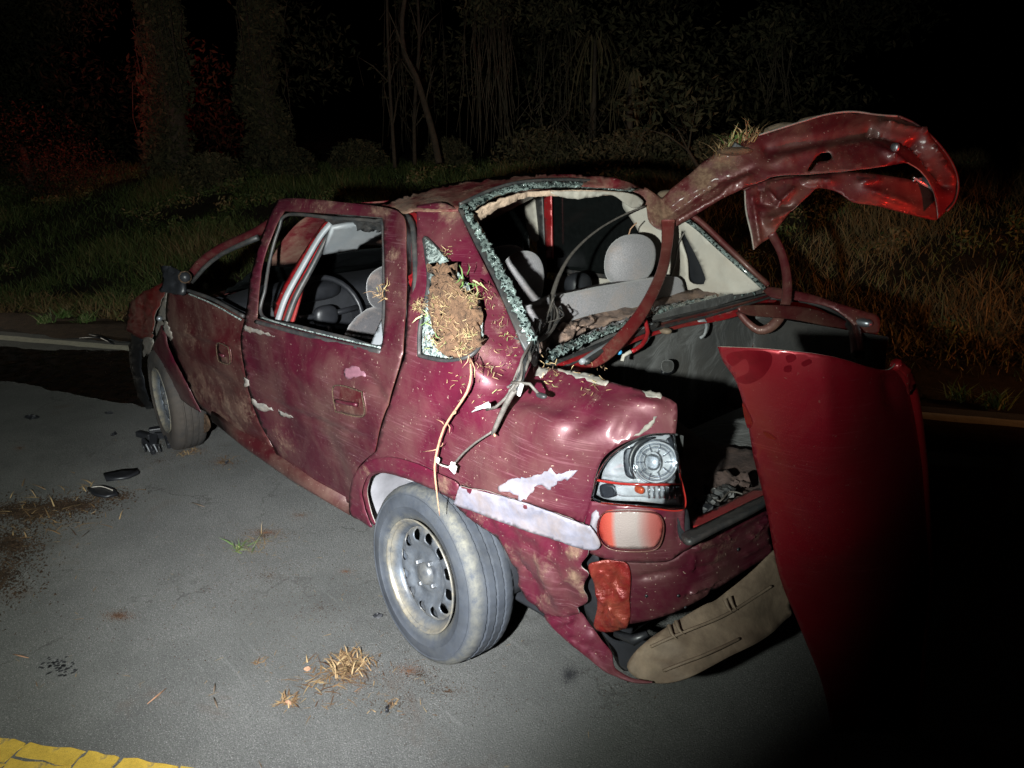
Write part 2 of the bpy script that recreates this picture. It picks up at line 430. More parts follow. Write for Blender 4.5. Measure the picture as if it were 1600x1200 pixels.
M_['amber'] = simple('amber_bulb', (.30, .05, .02), .2, 0, .1, 10, 0, coat=.8)
def m_leaf(name, ramps, rough=.65):
    s = NT(name); c = s.ramp(s.attr('tint'), *ramps); s.set(color=c, rough=rough, spec=.35); return s.m
M_['grass'] = m_leaf('verge_grass', [(0, (.035, .055, .016)), (.45, (.085, .12, .034)), (.72, (.16, .16, .055)), (.86, (.21, .12, .055)), (1, (.27, .19, .09))])
M_['grass_green'] = m_leaf('fresh_grass', [(0, (.05, .10, .02)), (.6, (.12, .20, .05)), (1, (.36, .36, .17))])
M_['straw'] = m_leaf('dry_straw', [(0, (.07, .035, .018)), (.5, (.20, .125, .06)), (.85, (.34, .24, .12)), (1, (.12, .18, .05))])
M_['forest'] = m_leaf('forest_leaves', [(0, (.018, .023, .010)), (.6, (.075, .066, .032)), (1, (.16, .115, .06))], .9)
def m_asphalt():
    s = NT('worn_asphalt')
    big = s.noise(.55, 5, .6); med = s.noise(3.2, 7, .65); fin = s.noise(230, 4, .7); ag = s.voro(150)
    c = s.mix(s.ramp(med, (.32, 0), (.68, 1)), (.125, .127, .12), (.215, .215, .20))
    c = s.mix(s.ramp(big, (.4, 0), (.65, .5)), c, (.27, .275, .255))
    g2 = s.noise(85, 5, .75); c = s.mix(s.ramp(g2, (.40, .40), (.50, 0)), c, (.07, .07, .066))
    c = s.mix(s.ramp(s.noise(120, 3, .7), (.60, 0), (.72, .6)), c, (.50, .49, .46))
    c = s.mix(s.ramp(fin, (.42, .65), (.60, 0)), c, (.06, .06, .058))
    c = s.mix(s.ramp(ag, (.08, .7), (.24, 0)), c, (.50, .49, .46))
    stain = s.ramp(s.noise(1.7, 6, .7, dist=.8), (.60, 0), (.74, .55)); c = s.mix(stain, c, (.12, .075, .05))
    c = s.mix(s.ramp(s.noise(.9, 6, .65, dist=.5), (.52, 0), (.66, .45)), c, (.085, .088, .08))
    dv = s.n.new('ShaderNodeVectorMath'); dv.operation = 'MULTIPLY_ADD'; s.l.new(s.noise(3, 5, .6, out='Color'), dv.inputs[0]); dv.inputs[1].default_value = (.9, .9, 0); s.l.new(s.o, dv.inputs[2])
    cr = s.voro(.75, 'DISTANCE_TO_EDGE', vec=dv.outputs[0]); crk = s.math('MULTIPLY', s.ramp(cr, (.001, 1), (.006, 0)), s.ramp(s.noise(2.2, 3), (.42, 0), (.6, 1)))
    c = s.mix(s.math('MULTIPLY', crk, .6), c, (.03, .028, .022))
    c = s.mix(s.math('MULTIPLY', s.ramp(s.noise(6, 4, .7, s.map((.35, 3.5, 1), (0, 0, -.4))), (.62, 0), (.72, 1)), .16), c, (.42, .42, .40))
    s.set(color=c, rough=.78, spec=.4)
    b = s.bump(fin, 1., .006); b = s.bump(ag, .35, .003, b); s.bump(crk, -.5, .006, b); return s.m
M_['asphalt'] = m_asphalt()
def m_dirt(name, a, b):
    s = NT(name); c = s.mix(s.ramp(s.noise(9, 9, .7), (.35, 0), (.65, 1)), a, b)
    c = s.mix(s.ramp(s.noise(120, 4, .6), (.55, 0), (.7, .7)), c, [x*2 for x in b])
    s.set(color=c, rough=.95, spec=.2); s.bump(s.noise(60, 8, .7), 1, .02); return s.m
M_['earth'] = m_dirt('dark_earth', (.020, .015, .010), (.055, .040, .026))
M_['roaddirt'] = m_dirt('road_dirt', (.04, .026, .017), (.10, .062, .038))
def m_line(name, col, worn):
    s = NT(name); c = s.mix(s.ramp(s.noise(18, 8, .7), (.35, 0), (.65, 1)), [x*.72 for x in col], col)
    c = s.mix(s.ramp(s.noise(330, 3), (.35, .5), (.5, 0)), c, [x*.4 for x in col])
    c = s.mix(s.ramp(s.noise(11, 9, .75), (worn, 0), (worn+.1, 1)), c, (.11, .105, .095))
    s.set(color=c, rough=.7); s.bump(s.noise(330, 3), .6, .003); return s.m
M_['white_line'] = m_line('white_road_paint', (.80, .77, .62), .60); M_['yellow_line'] = m_line('yellow_road_paint', (.66, .43, .06), .56)
def m_dark_gloss():
    s = NT('dark_gloss_coat'); c = s.mix(s.ramp(s.noise(9, 9, .75), (.45, 0), (.7, 1)), (.006, .0045, .004), (.035, .016, .010))
    s.set(color=c, rough=s.ramp(s.noise(14, 5), (.3, .10), (.7, .55)), spec=.35); s.bump(s.noise(200, 3), .4, .003); return s.m
M_['dark_gloss'] = m_dark_gloss()
M_['bitumen'] = simple('dark_print', (.022, .022, .024), .8, 0, .4, 60, .5)

# ------------------------------------------------------------------ ground, road, bank
E0 = np.array([5.02, .22, 0]); ed = np.array([5.27, 2.85, 0])*1.0; ed /= np.linalg.norm(ed)   # road edge direction
en = np.array([ed[1], -ed[0], 0])                                                             # away from the road
def RP(t, s, z=0.): return E0+ed*t+en*s+np.array([0, 0, z])
def hgt(t, s):
    n = noise.noise(Vector((t*.35, s*.35, 0)))*.16+noise.noise(Vector((t*1.3, s*1.3, 3)))*.05
    a = 1.25 if t > -2 else max(.55, 1.25+(t+2)*.35)
    if s < .22: return 0
    if s < a: return -.07*math.sin(math.pi*(s-.22)/(a-.22))
    k = min(1, (s-a)/4.3); sm = k*k*(3-2*k)*.55+k*.45
    h = 1.12*sm+max(0, s-a-4.3)*.05
    return h+n*min(1, (s-a)*1.2)
V = []; F = []; nt_, ns_ = 150, 70
ts = np.linspace(-14, 34, nt_); ss = np.concatenate([[.2], np.linspace(.25, 9, 52), np.linspace(9.6, 45, 17)])
for t in ts:
    for s_ in ss: V.append(RP(t, s_, hgt(t, s_)-.006))
ns_ = len(ss)
F = [(i*ns_+j, (i+1)*ns_+j, (i+1)*ns_+j+1, i*ns_+j+1) for i in range(nt_-1) for j in range(ns_-1)]
tag(mk('grassy_bank_ground', V, F, M_['earth']), kind='structure')
V = [RP(-90, -60, -.012), RP(120, -60, -.012), RP(120, .4, -.012), RP(-90, .4, -.012)]
tag(mk('ground', V, [(0, 1, 2, 3)], M_['earth'], smooth=False), kind='structure')
V = [RP(-60, -7.6), RP(60, -7.6), RP(60, .2), RP(-60, .2)]
tag(mk('road', V, [(0, 1, 2, 3)], M_['asphalt'], smooth=False), kind='structure')
def strip(name, t0, t1, s0, s1, z, mat, n=160, j=.006):
    V = []; 
    for i in range(n+1):
        t = t0+(t1-t0)*i/n
        V += [RP(t, s0+rng.uniform(-j, j), z), RP(t, s1+rng.uniform(-j, j), z)]
    return mk(name, V, [(2*i, 2*i+2, 2*i+3, 2*i+1) for i in range(n)], mat, smooth=False)
tag(strip('white_edge_line', -30, 40, -.06, .07, .004, M_['white_line'], 600), kind='structure')
# yellow line: cracked thermoplastic pieces, built from the survey of its edge
ya = W(-60, 1146, 'z', 0); yb = W(275, 1197, 'z', 0); yd = (yb-ya)/np.linalg.norm(yb-ya); yn = np.array([-yd[1], yd[0], 0]);
if (CAM-ya)@yn < 0: yn = -yn
def ypt(a, b): return ya+yd*a+yn*b+np.array([0, 0, .005])
YL = bpy.data.objects.new('yellow_centre_line', None); COL.objects.link(YL); YL.location = ya; WL[YL] = ya; tag(YL, kind='structure')
a = -2.5
while a < 3.2:
    L = rng.uniform(.10, .2); k1 = rng.uniform(-.02, .03); g = rng.uniform(.004, .010)
    for (b0, b1) in ((0, .06+k1), (.06+k1+g, .13)):
        q = []
        for (aa, bb) in [(a, b0), (a+L-g, b0), (a+L-g, b1), (a, b1)]: q.append((aa, bb))
        ring = []
        for i in range(4):
            p, r2 = np.array(q[i]), np.array(q[(i+1) % 4])
            for kk in range(4): ring.append(p+(r2-p)*kk/4+rng.uniform(-.005, .005, 2))
        mk('line_fragment', [ypt(*p) for p in ring]+[ypt(*p)-np.array([0, 0, .004]) for p in ring],
           [tuple(range(16))]+[(i, (i+1) % 16, 16+(i+1) % 16, 16+i) for i in range(16)], M_['yellow_line'], YL, smooth=False)
    a += L
def patch(name, outline, mat, z=.004, step=10, kind='structure', bumpy=0, label=None, cat=None, freq=9, thick=False):
    o = catmull(outline, step); o = o+rng.uniform(-1, 1, o.shape)*step*.18
    q, T = triang(o, (), step)
    P = np.array([W(x, y, 'z', z) for x, y in q])
    if bumpy:
        ds = np.full(len(q), 1e9)
        for i in range(len(o)):
            d, _ = segdist(q, o[i], o[(i+1) % len(o)]); ds = np.minimum(ds, d)
        P[:, 2] += bumpy*np.clip(ds/(step*2.5), 0, 1)*(.6+.8*np.abs(fbm(P, freq, 4)))
    ob = mk(name, P, orient(P, T), mat)
    return tag(ob, label, cat, kind=kind)
patch('dark_gloss_patch', [(-80, 538), (0, 541), (60, 546), (150, 548), (215, 552), (330, 600), (400, 640), (330, 660), (240, 640), (212, 633), (150, 622), (90, 612), (40, 600), (0, 596), (-80, 590)], M_['dark_gloss'], .0035, 9)  # flat dark patch of uneven gloss along the road edge
patch('far_road_patch', [(1240, 600), (1440, 640), (1600, 664), (1720, 680), (1720, 720), (1500, 690), (1400, 700), (1250, 660)], M_['roaddirt'], .003, 14)  # flat brown patch between the car and the far edge line
patch('verge_soil', [(-80, 492), (30, 488), (120, 496), (200, 505), (215, 530), (100, 528), (0, 512), (-80, 504)], M_['roaddirt'], .006, 10, 'stuff', .015)
for k, (x, y, rx, ry) in enumerate([(350, 725, 42, 14), (185, 962, 22, 9), (415, 840, 55, 12), (640, 1045, 40, 16), (545, 1050, 55, 22), (540, 890, 18, 6), (30, 700, 20, 8), (255, 680, 30, 7), (455, 812, 18, 6)]):
    pts = [(x+rx*math.cos(a)*rng.uniform(.6, 1.1), y+ry*math.sin(a)*rng.uniform(.6, 1.1)) for a in np.linspace(0, 2*math.pi, 12, endpoint=False)]
# crumbs of soil: dense small grains round the debris
def crumbs(name, spots, mat, n, smin, smax, label=None):
    V = []; F = []
    for (x, y, rx, ry, k) in spots:
        for i in range(int(n*k)):
            a = rng.uniform(0, 2*math.pi); r_ = abs(rng.normal(0, .5))
            p = W(x+rx*r_*math.cos(a), y+ry*r_*math.sin(a), 'z', .002); s_ = rng.uniform(smin, smax)
            b = len(V)
            V += [p+np.array([rng.uniform(-1, 1), rng.uniform(-1, 1), 0])*s_ for _ in range(3)]+[p+np.array([0, 0, s_*rng.uniform(.4, 1.1)])]
            F += [(b, b+1, b+3), (b+1, b+2, b+3), (b+2, b, b+3)]
    return tag(mk(name, V, np.array(F), mat, smooth=False), kind='stuff')
crumbs('soil_crumbs', [(410, 838, 60, 22, 1), (185, 962, 40, 14, .6), (545, 1050, 95, 45, 1.6), (60, 800, 130, 40, 2.2), (350, 722, 60, 18, .9), (655, 1055, 60, 30, .8), (300, 700, 260, 40, 1.4), (500, 950, 420, 160, 2.4), (20, 880, 80, 60, 1.4), (610, 1100, 60, 30, .5), (270, 685, 60, 22, 1), (1000, 1080, 160, 60, .4)], M_['roaddirt'], 520, .001, .0038)
crumbs('soil_spread', [(40, 800, 110, 26, 2.6), (110, 790, 70, 14, 1.8), (20, 850, 70, 40, 1.6), (0, 900, 80, 60, 1.2), (170, 775, 50, 12, .6)], M_['roaddirt'], 1500, .002, .009)
crumbs('brown_stain', [(185, 962, 30, 9, 1), (415, 832, 50, 10, 1.2), (640, 1048, 34, 16, .8), (545, 1052, 60, 26, 1.6), (470, 805, 30, 9, .4), (540, 893, 18, 6, .3), (345, 722, 26, 9, .6), (300, 705, 40, 8, .5), (30, 700, 16, 6, .4)], M_['brown'], 1500, .0007, .0022)
crumbs('dark_smudge', [(890, 1054, 22, 20, 1)], M_['bitumen'], 2600, .0006, .0020)
crumbs('road_grit', [(420, 900, 560, 260, 2.0), (700, 1080, 300, 90, .8), (250, 720, 300, 80, 1.0)], M_['roaddirt'], 1500, .0012, .0036)
crumbs('pale_chaff', [(420, 900, 520, 240, 1.0), (550, 1060, 160, 60, .6)], M_['beige'], 500, .0012, .004)
crumbs('glass_crumbs', [(90, 805, 60, 26, 1.2), (140, 800, 45, 20, .6), (30, 790, 50, 20, .4), (300, 690, 120, 30, .5), (500, 900, 420, 150, .4)], M_['shatter'], 120, .0012, .0035)

# ------------------------------------------------------------------ grass as one mass
def blades(name, pts, lens, wid, tint, mat, lean=.5, parent=None, droop=.35):
    n = len(pts); an = rng.uniform(0, 2*math.pi, n); tn = rng.normal(0, lean, (n, 2))
    d = np.stack([tn[:, 0], tn[:, 1], np.ones(n)], 1); d /= np.linalg.norm(d, axis=1)[:, None]
    sd = np.stack([np.cos(an), np.sin(an), np.zeros(n)], 1)*np.asarray(wid)[:, None]
    L = np.asarray(lens)[:, None]
    mid = pts+d*L*.55; tip = pts+d*L+np.stack([d[:, 0], d[:, 1], -np.abs(rng.normal(0, .5, n))], 1)*L*droop
    V = np.stack([pts-sd, pts+sd, mid+sd*.8, mid-sd*.8, tip], 1).reshape(-1, 3)
    b = np.arange(n)[:, None]*5
    F = np.concatenate([b+[0, 1, 2], b+[0, 2, 3], b+[3, 2, 4]], 0)
    return mk(name, V, F, mat, parent, smooth=False, attrs={'tint': np.repeat(np.clip(tint, 0, 1), 5)})
def scatter(n, t0, t1, s0, s1, keep):
    P = []; T = []
    tt = rng.uniform(t0, t1, n); s2 = rng.uniform(s0, s1, n)
    for t, s_ in zip(tt, s2):
        c = noise.noise(Vector((t*.9, s_*.9, 7)))
        if rng.rand() > keep(t, s_, c): continue
        P.append(RP(t, s_, hgt(t, s_)-.01)); T.append(c)
    return np.array(P), np.array(T)
def edge(t): return 1.25 if t > -2 else max(.55, 1.25+(t+2)*.35)
P, C = scatter(230000, -9.5, 14, .5, 7.5, lambda t, s_, c: 0 if s_ < edge(t)-.1+c*.3 else min(1, .55+c))
tt = (P-E0)@ed
tint = .42+C*.45+rng.normal(0, .16, len(P))+np.clip((-tt-1)*.11, 0, .42)
blades('bank_grass', P, rng.uniform(.05, .22, len(P))*(1+C*1.1), rng.uniform(.002, .0055, len(P)), tint, M_['grass'], .55)
tag(bpy.data.objects['bank_grass'], kind='stuff')
wd = []
for i in range(230):
    t = rng.uniform(-9, 9); s_ = rng.uniform(1.2, 6.0)
    if noise.noise(Vector((t*.6, s_*.6, 11))) < -.12: continue
    wd.append((rng.randint(60, 150), RP(t, s_, hgt(t, s_)+.10), (rng.uniform(.12, .3),)*2+(rng.uniform(.06, .14),), rng.uniform(.02, .045), .35+rng.uniform(0, .45)+(.15 if t < -2 else 0)))
WEEDS = wd
P, C = scatter(26000, -9, 14, edge(0)-.25, edge(0)+.25, lambda t, s_, c: .5)
blades('dry_fringe_grass', P, rng.uniform(.06, .2, len(P)), rng.uniform(.004, .008, len(P)), .84+rng.normal(0, .10, len(P)), M_['grass'], 1.0)
tag(bpy.data.objects['dry_fringe_grass'], kind='stuff')
def tuft(name, base, n, length, wid, mat, label, cat='grass tuft', group=None, spread=.04, lean=.8, tmin=0, tmax=1, parent=None, z=None):
    b = np.array(base, float)
    pts = b+np.stack([rng.normal(0, spread, n), rng.normal(0, spread, n), np.zeros(n)], 1)
    o = blades(name, pts, rng.uniform(length*.4, length, n), rng.uniform(wid*.5, wid, n), rng.uniform(tmin, tmax, n), mat, lean, parent)
    if parent is None: tag(o, label, cat, group)
    return o
# verge tufts beside the white line
vt = [(100, 496, 'pair of bright green tufts on the verge above the white line, left of the car'), (70, 505, 'low tuft nearest the left edge on the verge soil'), (135, 503, 'small tuft on the verge closest to the front wheel'),
      (1555, 635, 'pale tuft above the far road edge at the right side of the photo'), (1500, 625, 'small tuft right of the upright red panel above the road edge')]
for x, y, lb in vt:
    tuft('grass_tuft', W(x, y, 'z', .01), 70, .17, .006, M_['grass_green'], lb, 'grass tuft', 'tufts along the road edge', .035, .7, 0, 1)

# ------------------------------------------------------------------ forest behind
def leaves(n, c, r, size, tint, down=0.):
    u = rng.normal(0, 1, (n, 3)); u /= np.linalg.norm(u, axis=1)[:, None]; u *= (rng.uniform(0, 1, n)**.45)[:, None]
    P = np.array(c)+u*np.array(r); a = rng.normal(0, 1, (n, 3)); a[:, 2] -= down; a /= np.linalg.norm(a, axis=1)[:, None]
    b = np.cross(a, rng.normal(0, 1, (n, 3))); b /= np.linalg.norm(b, axis=1)[:, None]
    s_ = rng.uniform(.5, 1, n)[:, None]*size
    V = np.stack([P-a*s_, P+b*s_*.32, P+a*s_, P-b*s_*.32], 1).reshape(-1, 3)
    return V, tint+rng.normal(0, .2, n)
def leafmesh(name, blobs, mat, parent=None):
    Vs = []; Ts = []
    for b in blobs:
        v, t = leaves(*b); Vs.append(v); Ts.append(np.repeat(t, 4))
    V = np.concatenate(Vs); F = np.arange(len(V)).reshape(-1, 4)
    return mk(name, V, F, mat, parent, smooth=False, attrs={'tint': np.clip(np.concatenate(Ts), 0, 1)})
tag(leafmesh('bank_weeds', WEEDS, M_['grass']), kind='stuff')
bl = []
for i in range(95):
    t = rng.uniform(-12, 22); s_ = rng.uniform(7.6, 12); z = rng.uniform(.6, 6.5)
    p = RP(t, s_, z+.9); bl.append((700, p, (1.1, 1.1, .9), .09, rng.uniform(.1, .6)))
tag(leafmesh('distant_forest', bl, M_['forest']), kind='stuff')
def gp(px, d, extra=0.):
    """ground point of the bank under the sight line px at depth d"""
    p = CAM+D(px, 250)*d; q = p-E0; return RP(q@ed, q@en, hgt(q@ed, q@en)+extra)
# undergrowth bushes along the top of the bank
bush = [(330, 11.5, .5, .35, .5), (450, 12, .45, .3, .3), (560, 12.5, .5, .3, .4), (850, 11, .8, .35, .6), (990, 10, .8, .35, .75), (1130, 9, .7, .3, .6), (700, 12.5, .4, .3, .5)]
names = ['low dark bush left of the vine columns on top of the bank', 'small bush between the two red-lit vine columns', 'small bush left of the leaning trunk on the bank',
         'brown bush under the hanging vines behind the roof', 'dry bush above the rear window on top of the bank', 'dry bush behind the raised boot lid', 'low bush at the foot of the leaning trunk']
for (px, d, r_, h, tn), lb in zip(bush, names):
    c = gp(px, d, h*.7)
    b = empty('bush', gp(px, d), lb, 'bush', 'bushes on top of the bank')
    leafmesh('foliage', [(1500, c, (r_, r_, h), .06, tn), (500, c+[0, 0, h*.5], (r_*.6, r_*.6, h*.5), .05, tn+.2)], M_['forest'], b)
    for _ in range(7): tube('stem', [gp(px, d), c+np.array([rng.uniform(-.5, .5)*r_, rng.uniform(-.5, .5)*r_, h*.6])], [.012, .004], M_['vine'], b, sides=5)
# vine columns lit red, far left
def vine_column(px, d, h, r_, label, lean=0., top=1.0, tint=.45, nst=26):
    g = gp(px, d); t = empty('vine_covered_trunk', g, label, 'tree', 'vine covered trunks at the left')
    ax = lambda k: g+np.array([rt[0]*lean*k, rt[1]*lean*k, h*k])
    tube('trunk', [ax(0), ax(.35)+rt*.08, ax(.7)-rt*.05, ax(1)], [.2, .16, .12, .08], M_['bark'], t, 9, .3)
    leafmesh('crown', [(800, ax(k)+rt*rng.uniform(-.15, .15), (r_*(1.15-.35*k)*rng.uniform(.7, 1.15),)*2+(h*.12,), .075, tint) for k in np.linspace(.06, 1.0, 13)], M_['forest'], t)
    v = []
    for i in range(nst):
        k = rng.uniform(.5, 1); p = ax(k)+rt*rng.normal(0, r_*.6)-fw*abs(rng.normal(0, r_*.5)); L = rng.uniform(.5, 1.4)
        v.append(tube(None, [p, p-[0, 0, L*.5]+rt*rng.normal(0, .05), p-[0, 0, L]], [.008, .004], None, sides=4))
    mk('hanging_vines', *join(v), M_['vine'], t)['kind'] = 'stuff'
vine_column(275, 12.5, 2.6, .42, 'wide red-lit vine covered trunk, left one of the two columns')
vine_column(415, 13, 2.9, .38, 'narrower vine covered trunk standing right of the first red column', .1)
# mound bush at far left
mb = empty('vine_mound', gp(40, 13), 'large rounded mound of creepers at the far left, faintly red', 'bush')
leafmesh('foliage', [(7000, gp(20, 13, .35), (1.5, 1.5, 1.15), .038, .15), (3500, gp(110, 12.6, .1), (.9, .9, .7), .038, .2)], M_['forest'], mb)
tube('stem', [gp(40, 13), gp(40, 13, .7)], [.1, .05], M_['bark'], mb)
# leaning bare trunks
def trunk(pts, d, rad, label, name='bare_tree', br=5):
    P = [W(x, y, 'd', d) for x, y in pts]; t = empty(name, P[0], label, 'tree')
    tube('trunk', P, rad, M_['bark'], t, 8, .25)
    v = []
    for i in range(br):
        k = rng.randint(1, len(P)); p = P[k]; q = p+rt*rng.uniform(-.5, .5)+np.array([0, 0, rng.uniform(.2, .7)])
        tube('branch', [p, (p+q)/2+[0, 0, .05], q, q+rt*rng.uniform(-.2, .2)-[0, 0, rng.uniform(.1, .5)]], [.012, .004], M_['vine'], t, sides=4)
    leafmesh('crown', [(380, P[-1]+[0, 0, .4], (.7, .7, .35), .07, .4)], M_['forest'], t)
trunk([(686, 255), (678, 215), (664, 165), (650, 120), (632, 85), (628, 30), (640, -40)], 11, [.05, .045, .035, .03], 'thin pale trunk leaning to the left above the roof')
trunk([(617, 262), (613, 200), (609, 130), (606, 60), (604, -40)], 11.6, [.03, .022, .018], 'slim upright trunk left of the leaning one', br=8)
trunk([(648, 258), (647, 200), (650, 130), (655, 60), (650, -40)], 12.2, [.032, .026, .02], 'slim upright trunk directly behind the leaning one', br=8)
trunk([(1090, 260), (1075, 235), (1055, 220)], 8.2, [.02, .015, .008], 'small dead forked branch rising left of the boot lid', 'dead_branch', 3)
# curtains of hanging vines and drooping fronds
def curtain(px0, px1, y0, y1, d, n, label, name='vine_curtain', wide=.005, spl=.05):
    base = W((px0+px1)/2, y1, 'd', d); t = empty(name, base, label, 'vines', 'vine curtains hanging at the forest edge')
    v = []
    for i in range(n):
        x = rng.uniform(px0, px1); a = rng.uniform(-18, 18)
        ya_, yb_ = y0+rng.uniform(-30, 30), y1-abs(rng.normal(0, (y1-y0)*.2)); dd = d+rng.uniform(-.3, .4)
        v.append(tube(None, [W(x+a*.4, ya_, 'd', dd), W(x+rng.uniform(-8, 8), (ya_*2+yb_)/3, 'd', dd), W(x-a*.4+rng.uniform(-8, 8), (ya_+2*yb_)/3, 'd', dd), W(x-a, yb_, 'd', dd)], [wide, wide*1.7, wide*.7], None, sides=4))
    mk('vines', *join(v), M_['vine'], t)['kind'] = 'stuff'
    leafmesh('crown', [(500, W((px0+px1)/2, y0-10, 'd', d), (.5, .5, .35), .07, .4)], M_['forest'], t)
curtain(725, 800, 20, 245, 11, 46, 'dense curtain of dead vines above the left half of the roof')
curtain(600, 700, 0, 240, 13, 18, 'sparse vines around the leaning trunks')
curtain(840, 905, 30, 230, 11.5, 16, 'thin vines left of the drooping fronds')
curtain(1180, 1240, 60, 180, 10, 14, 'short vines above the boot lid')
def fronds(px, py, d, n, L, label):
    c = W(px, py, 'd', d); t = empty('drooping_palm', c-[0, 0, L*1.3], label, 'plant', 'drooping palms in the forest')
    tube('trunk', [c-[0, 0, L*1.6], c], [.05, .04], M_['bark'], t)
    V = []; T = []
    for i in range(n):
        a = rng.uniform(0, 2*math.pi); dr = np.array([math.cos(a), math.sin(a), 0]); f1, f2, f3 = rng.uniform(.1, .3), rng.uniform(.15, .6), rng.uniform(.35, 1.15)
        P0 = c+dr*.05+rng.normal(0, .04, 3); P1 = c+dr*L*f1+[0, 0, rng.uniform(-.05, .12)]; P2 = c+dr*L*f2-[0, 0, L*.45*f3]; P3 = c+dr*L*(f2+rng.uniform(-.12, .12))-[0, 0, L*f3]+rng.normal(0, .05, 3)
        sd = np.cross(dr, [0, 0, 1])*.009*rng.uniform(.5, 1.5)
        for A, B in ((P0, P1), (P1, P2), (P2, P3)): V += [A-sd, A+sd, B+sd, B-sd]; T += [rng.uniform(.5, 1)]*4
    mk('fronds', V, np.arange(len(V)).reshape(-1, 4), M_['forest'], t, smooth=False, attrs={'tint': T})['kind'] = 'stuff'
fronds(928, 62, 10.5, 46, .85, 'drooping palm of long narrow leaves, top centre right')
fronds(985, 125, 10, 36, .6, 'smaller drooping palm lower right of the first one')
# thin sticks at the forest edge
sticks = []
for i in range(70):
    x = rng.uniform(800, 1100); y = rng.uniform(170, 245); d = rng.uniform(9.5, 11.5); a = rng.uniform(-50, 50)
    sticks.append(tube(None, [W(x, y, 'd', d), W(x+a, y-rng.uniform(20, 70), 'd', d)], [.006, .003], None, sides=4))
tag(mk('dead_brush', *join(sticks), M_['vine']), kind='stuff')

# ------------------------------------------------------------------ THE CAR
car = empty('wrecked_car', (.75, 0, 0), 'maroon saloon wrecked in a rollover, boot torn open and rear window gone', 'car')
qA = [(655, 328, 'y', .57), (712, 330, 'y', .53), (668, 450, 'y', .70), (770, 440, 'y', .60), (640, 556, 'y', .785), (740, 570, 'y', .775), (832, 572, 'y', .655),
      (700, 650, 'y', .815), (600, 720, 'y', .81), (556, 792, 'y', .775), (930, 592, 'y', .655), (1050, 628, 'y', .63), (1057, 670, 'y', .645), (960, 640, 'y', .73), (860, 650, 'y', .80), (900, 720, 'y', .80),
      (912, 815, 'y', .785), (760, 750, 'y', .83), (680, 745, 'y', .825), (950, 700, 'y', .765), (800, 600, 'y', .73)]
qS = Surf(qA)
q_out = [(652, 322), (652, 322), (690, 318), (716, 328), (716, 328), (736, 372), (765, 430), (800, 500), (818, 540), (834, 572), (834, 572), (870, 576), (930, 591), (990, 607), (1040, 622), (1057, 632), (1057, 632), (1058, 648), (1055, 678), (1055, 678),
         (1020, 680), (985, 688), (958, 702), (940, 720), (929, 748), (922, 785), (912, 818), (912, 818), (830, 788), (765, 768), (720, 758), (720, 758), (708, 784), (708, 784), (680, 768), (640, 750), (603, 739), (583, 744), (574, 768), (579, 798), (588, 824), (588, 824), (570, 812), (555, 797), (555, 797),
         (554, 762), (566, 727), (590, 704), (590, 704), (601, 655), (619, 600), (634, 556), (634, 556), (640, 470), (650, 400)]
gl_hole = [(664, 372), (682, 388), (707, 415), (732, 448), (750, 490), (753, 530), (737, 555), (700, 564), (656, 556), (656, 556), (657, 511), (670, 445), (666, 394)]
QP = panel('quarter_panel', q_out, qS, M_['paint'], car, [gl_hole], 6, .003, dent=.010, dfreq=3.2, crumple=.004, cfreq=9, rim=M_['primer'],
      creases=[(700, 590, 905, 640, 16, -.014), (760, 600, 800, 720, 14, -.008), (975, 625, 1045, 640, 9, .012), (985, 640, 960, 690, 12, -.008), (560, 745, 600, 722, 10, .012), (600, 720, 700, 752, 8, .016), (700, 752, 905, 800, 7, .010),
               (720, 540, 810, 590, 14, -.018), (700, 450, 760, 560, 12, .012), (640, 700, 720, 600, 18, -.012), (870, 690, 930, 640, 16, -.012), (655, 345, 700, 400, 8, -.012), (845, 580, 1000, 612, 6, .006)],
      mud=[(745, 540, 40, .55), (790, 560, 35, .4), (860, 585, 40, .55), (930, 600, 40, .45), (790, 470, 16, .8), (700, 330, 26, .8), (760, 420, 14, .6), (815, 530, 14, .8), (780, 510, 22, .5), (575, 740, 14, .4), (650, 735, 30, .35), (720, 770, 26, .6)])
# wheel arch flare and inner liner
panel('wheel_arch_lip', [(552, 800), (552, 765), (560, 738), (578, 720), (612, 712), (655, 722), (700, 742), (722, 754), (716, 772), (680, 760), (640, 745), (604, 735), (582, 740), (571, 766), (577, 798), (586, 822), (570, 812)],
      qS, M_['paint'], car, (), 5, .003, off=.014, crumple=.003, mud=[(700, 755, 22, .7), (575, 735, 16, .5)])
grid('wheel_arch_liner', lambda u, v: np.array([.02+.335*math.cos(math.pi*(u*.62+.0)), .765-.42*v, .32+.335*math.sin(math.pi*(u*.62))]), 20, 5, M_['arch'], car, .004)
grid('wheel_arch_liner', lambda u, v: np.array([.02+.32*math.cos(math.pi*(u*.42+.62)), .66-.3*v, .32+.335*math.sin(math.pi*(u*.42+.62))]), 14, 5, M_['plastic'], car, .004)
# quarter window: shattered glass with hole, rubber, soil lump
gS = Surf([(664, 372, 'y', .62), (750, 500, 'y', .71), (656, 556, 'y', .77), (740, 560, 'y', .745), (700, 450, 'y', .70)])
panel('quarter_window_glass', gl_hole, gS, M_['shatter'], car, (), 4, .003, crumple=.014, cfreq=30, off=-.004)
lp = catmull(gl_hole, 6); tube('quarter_window_seal', [p for p in qS.at(lp, .002)], .006, M_['rubber'], car, 6, closed=True)
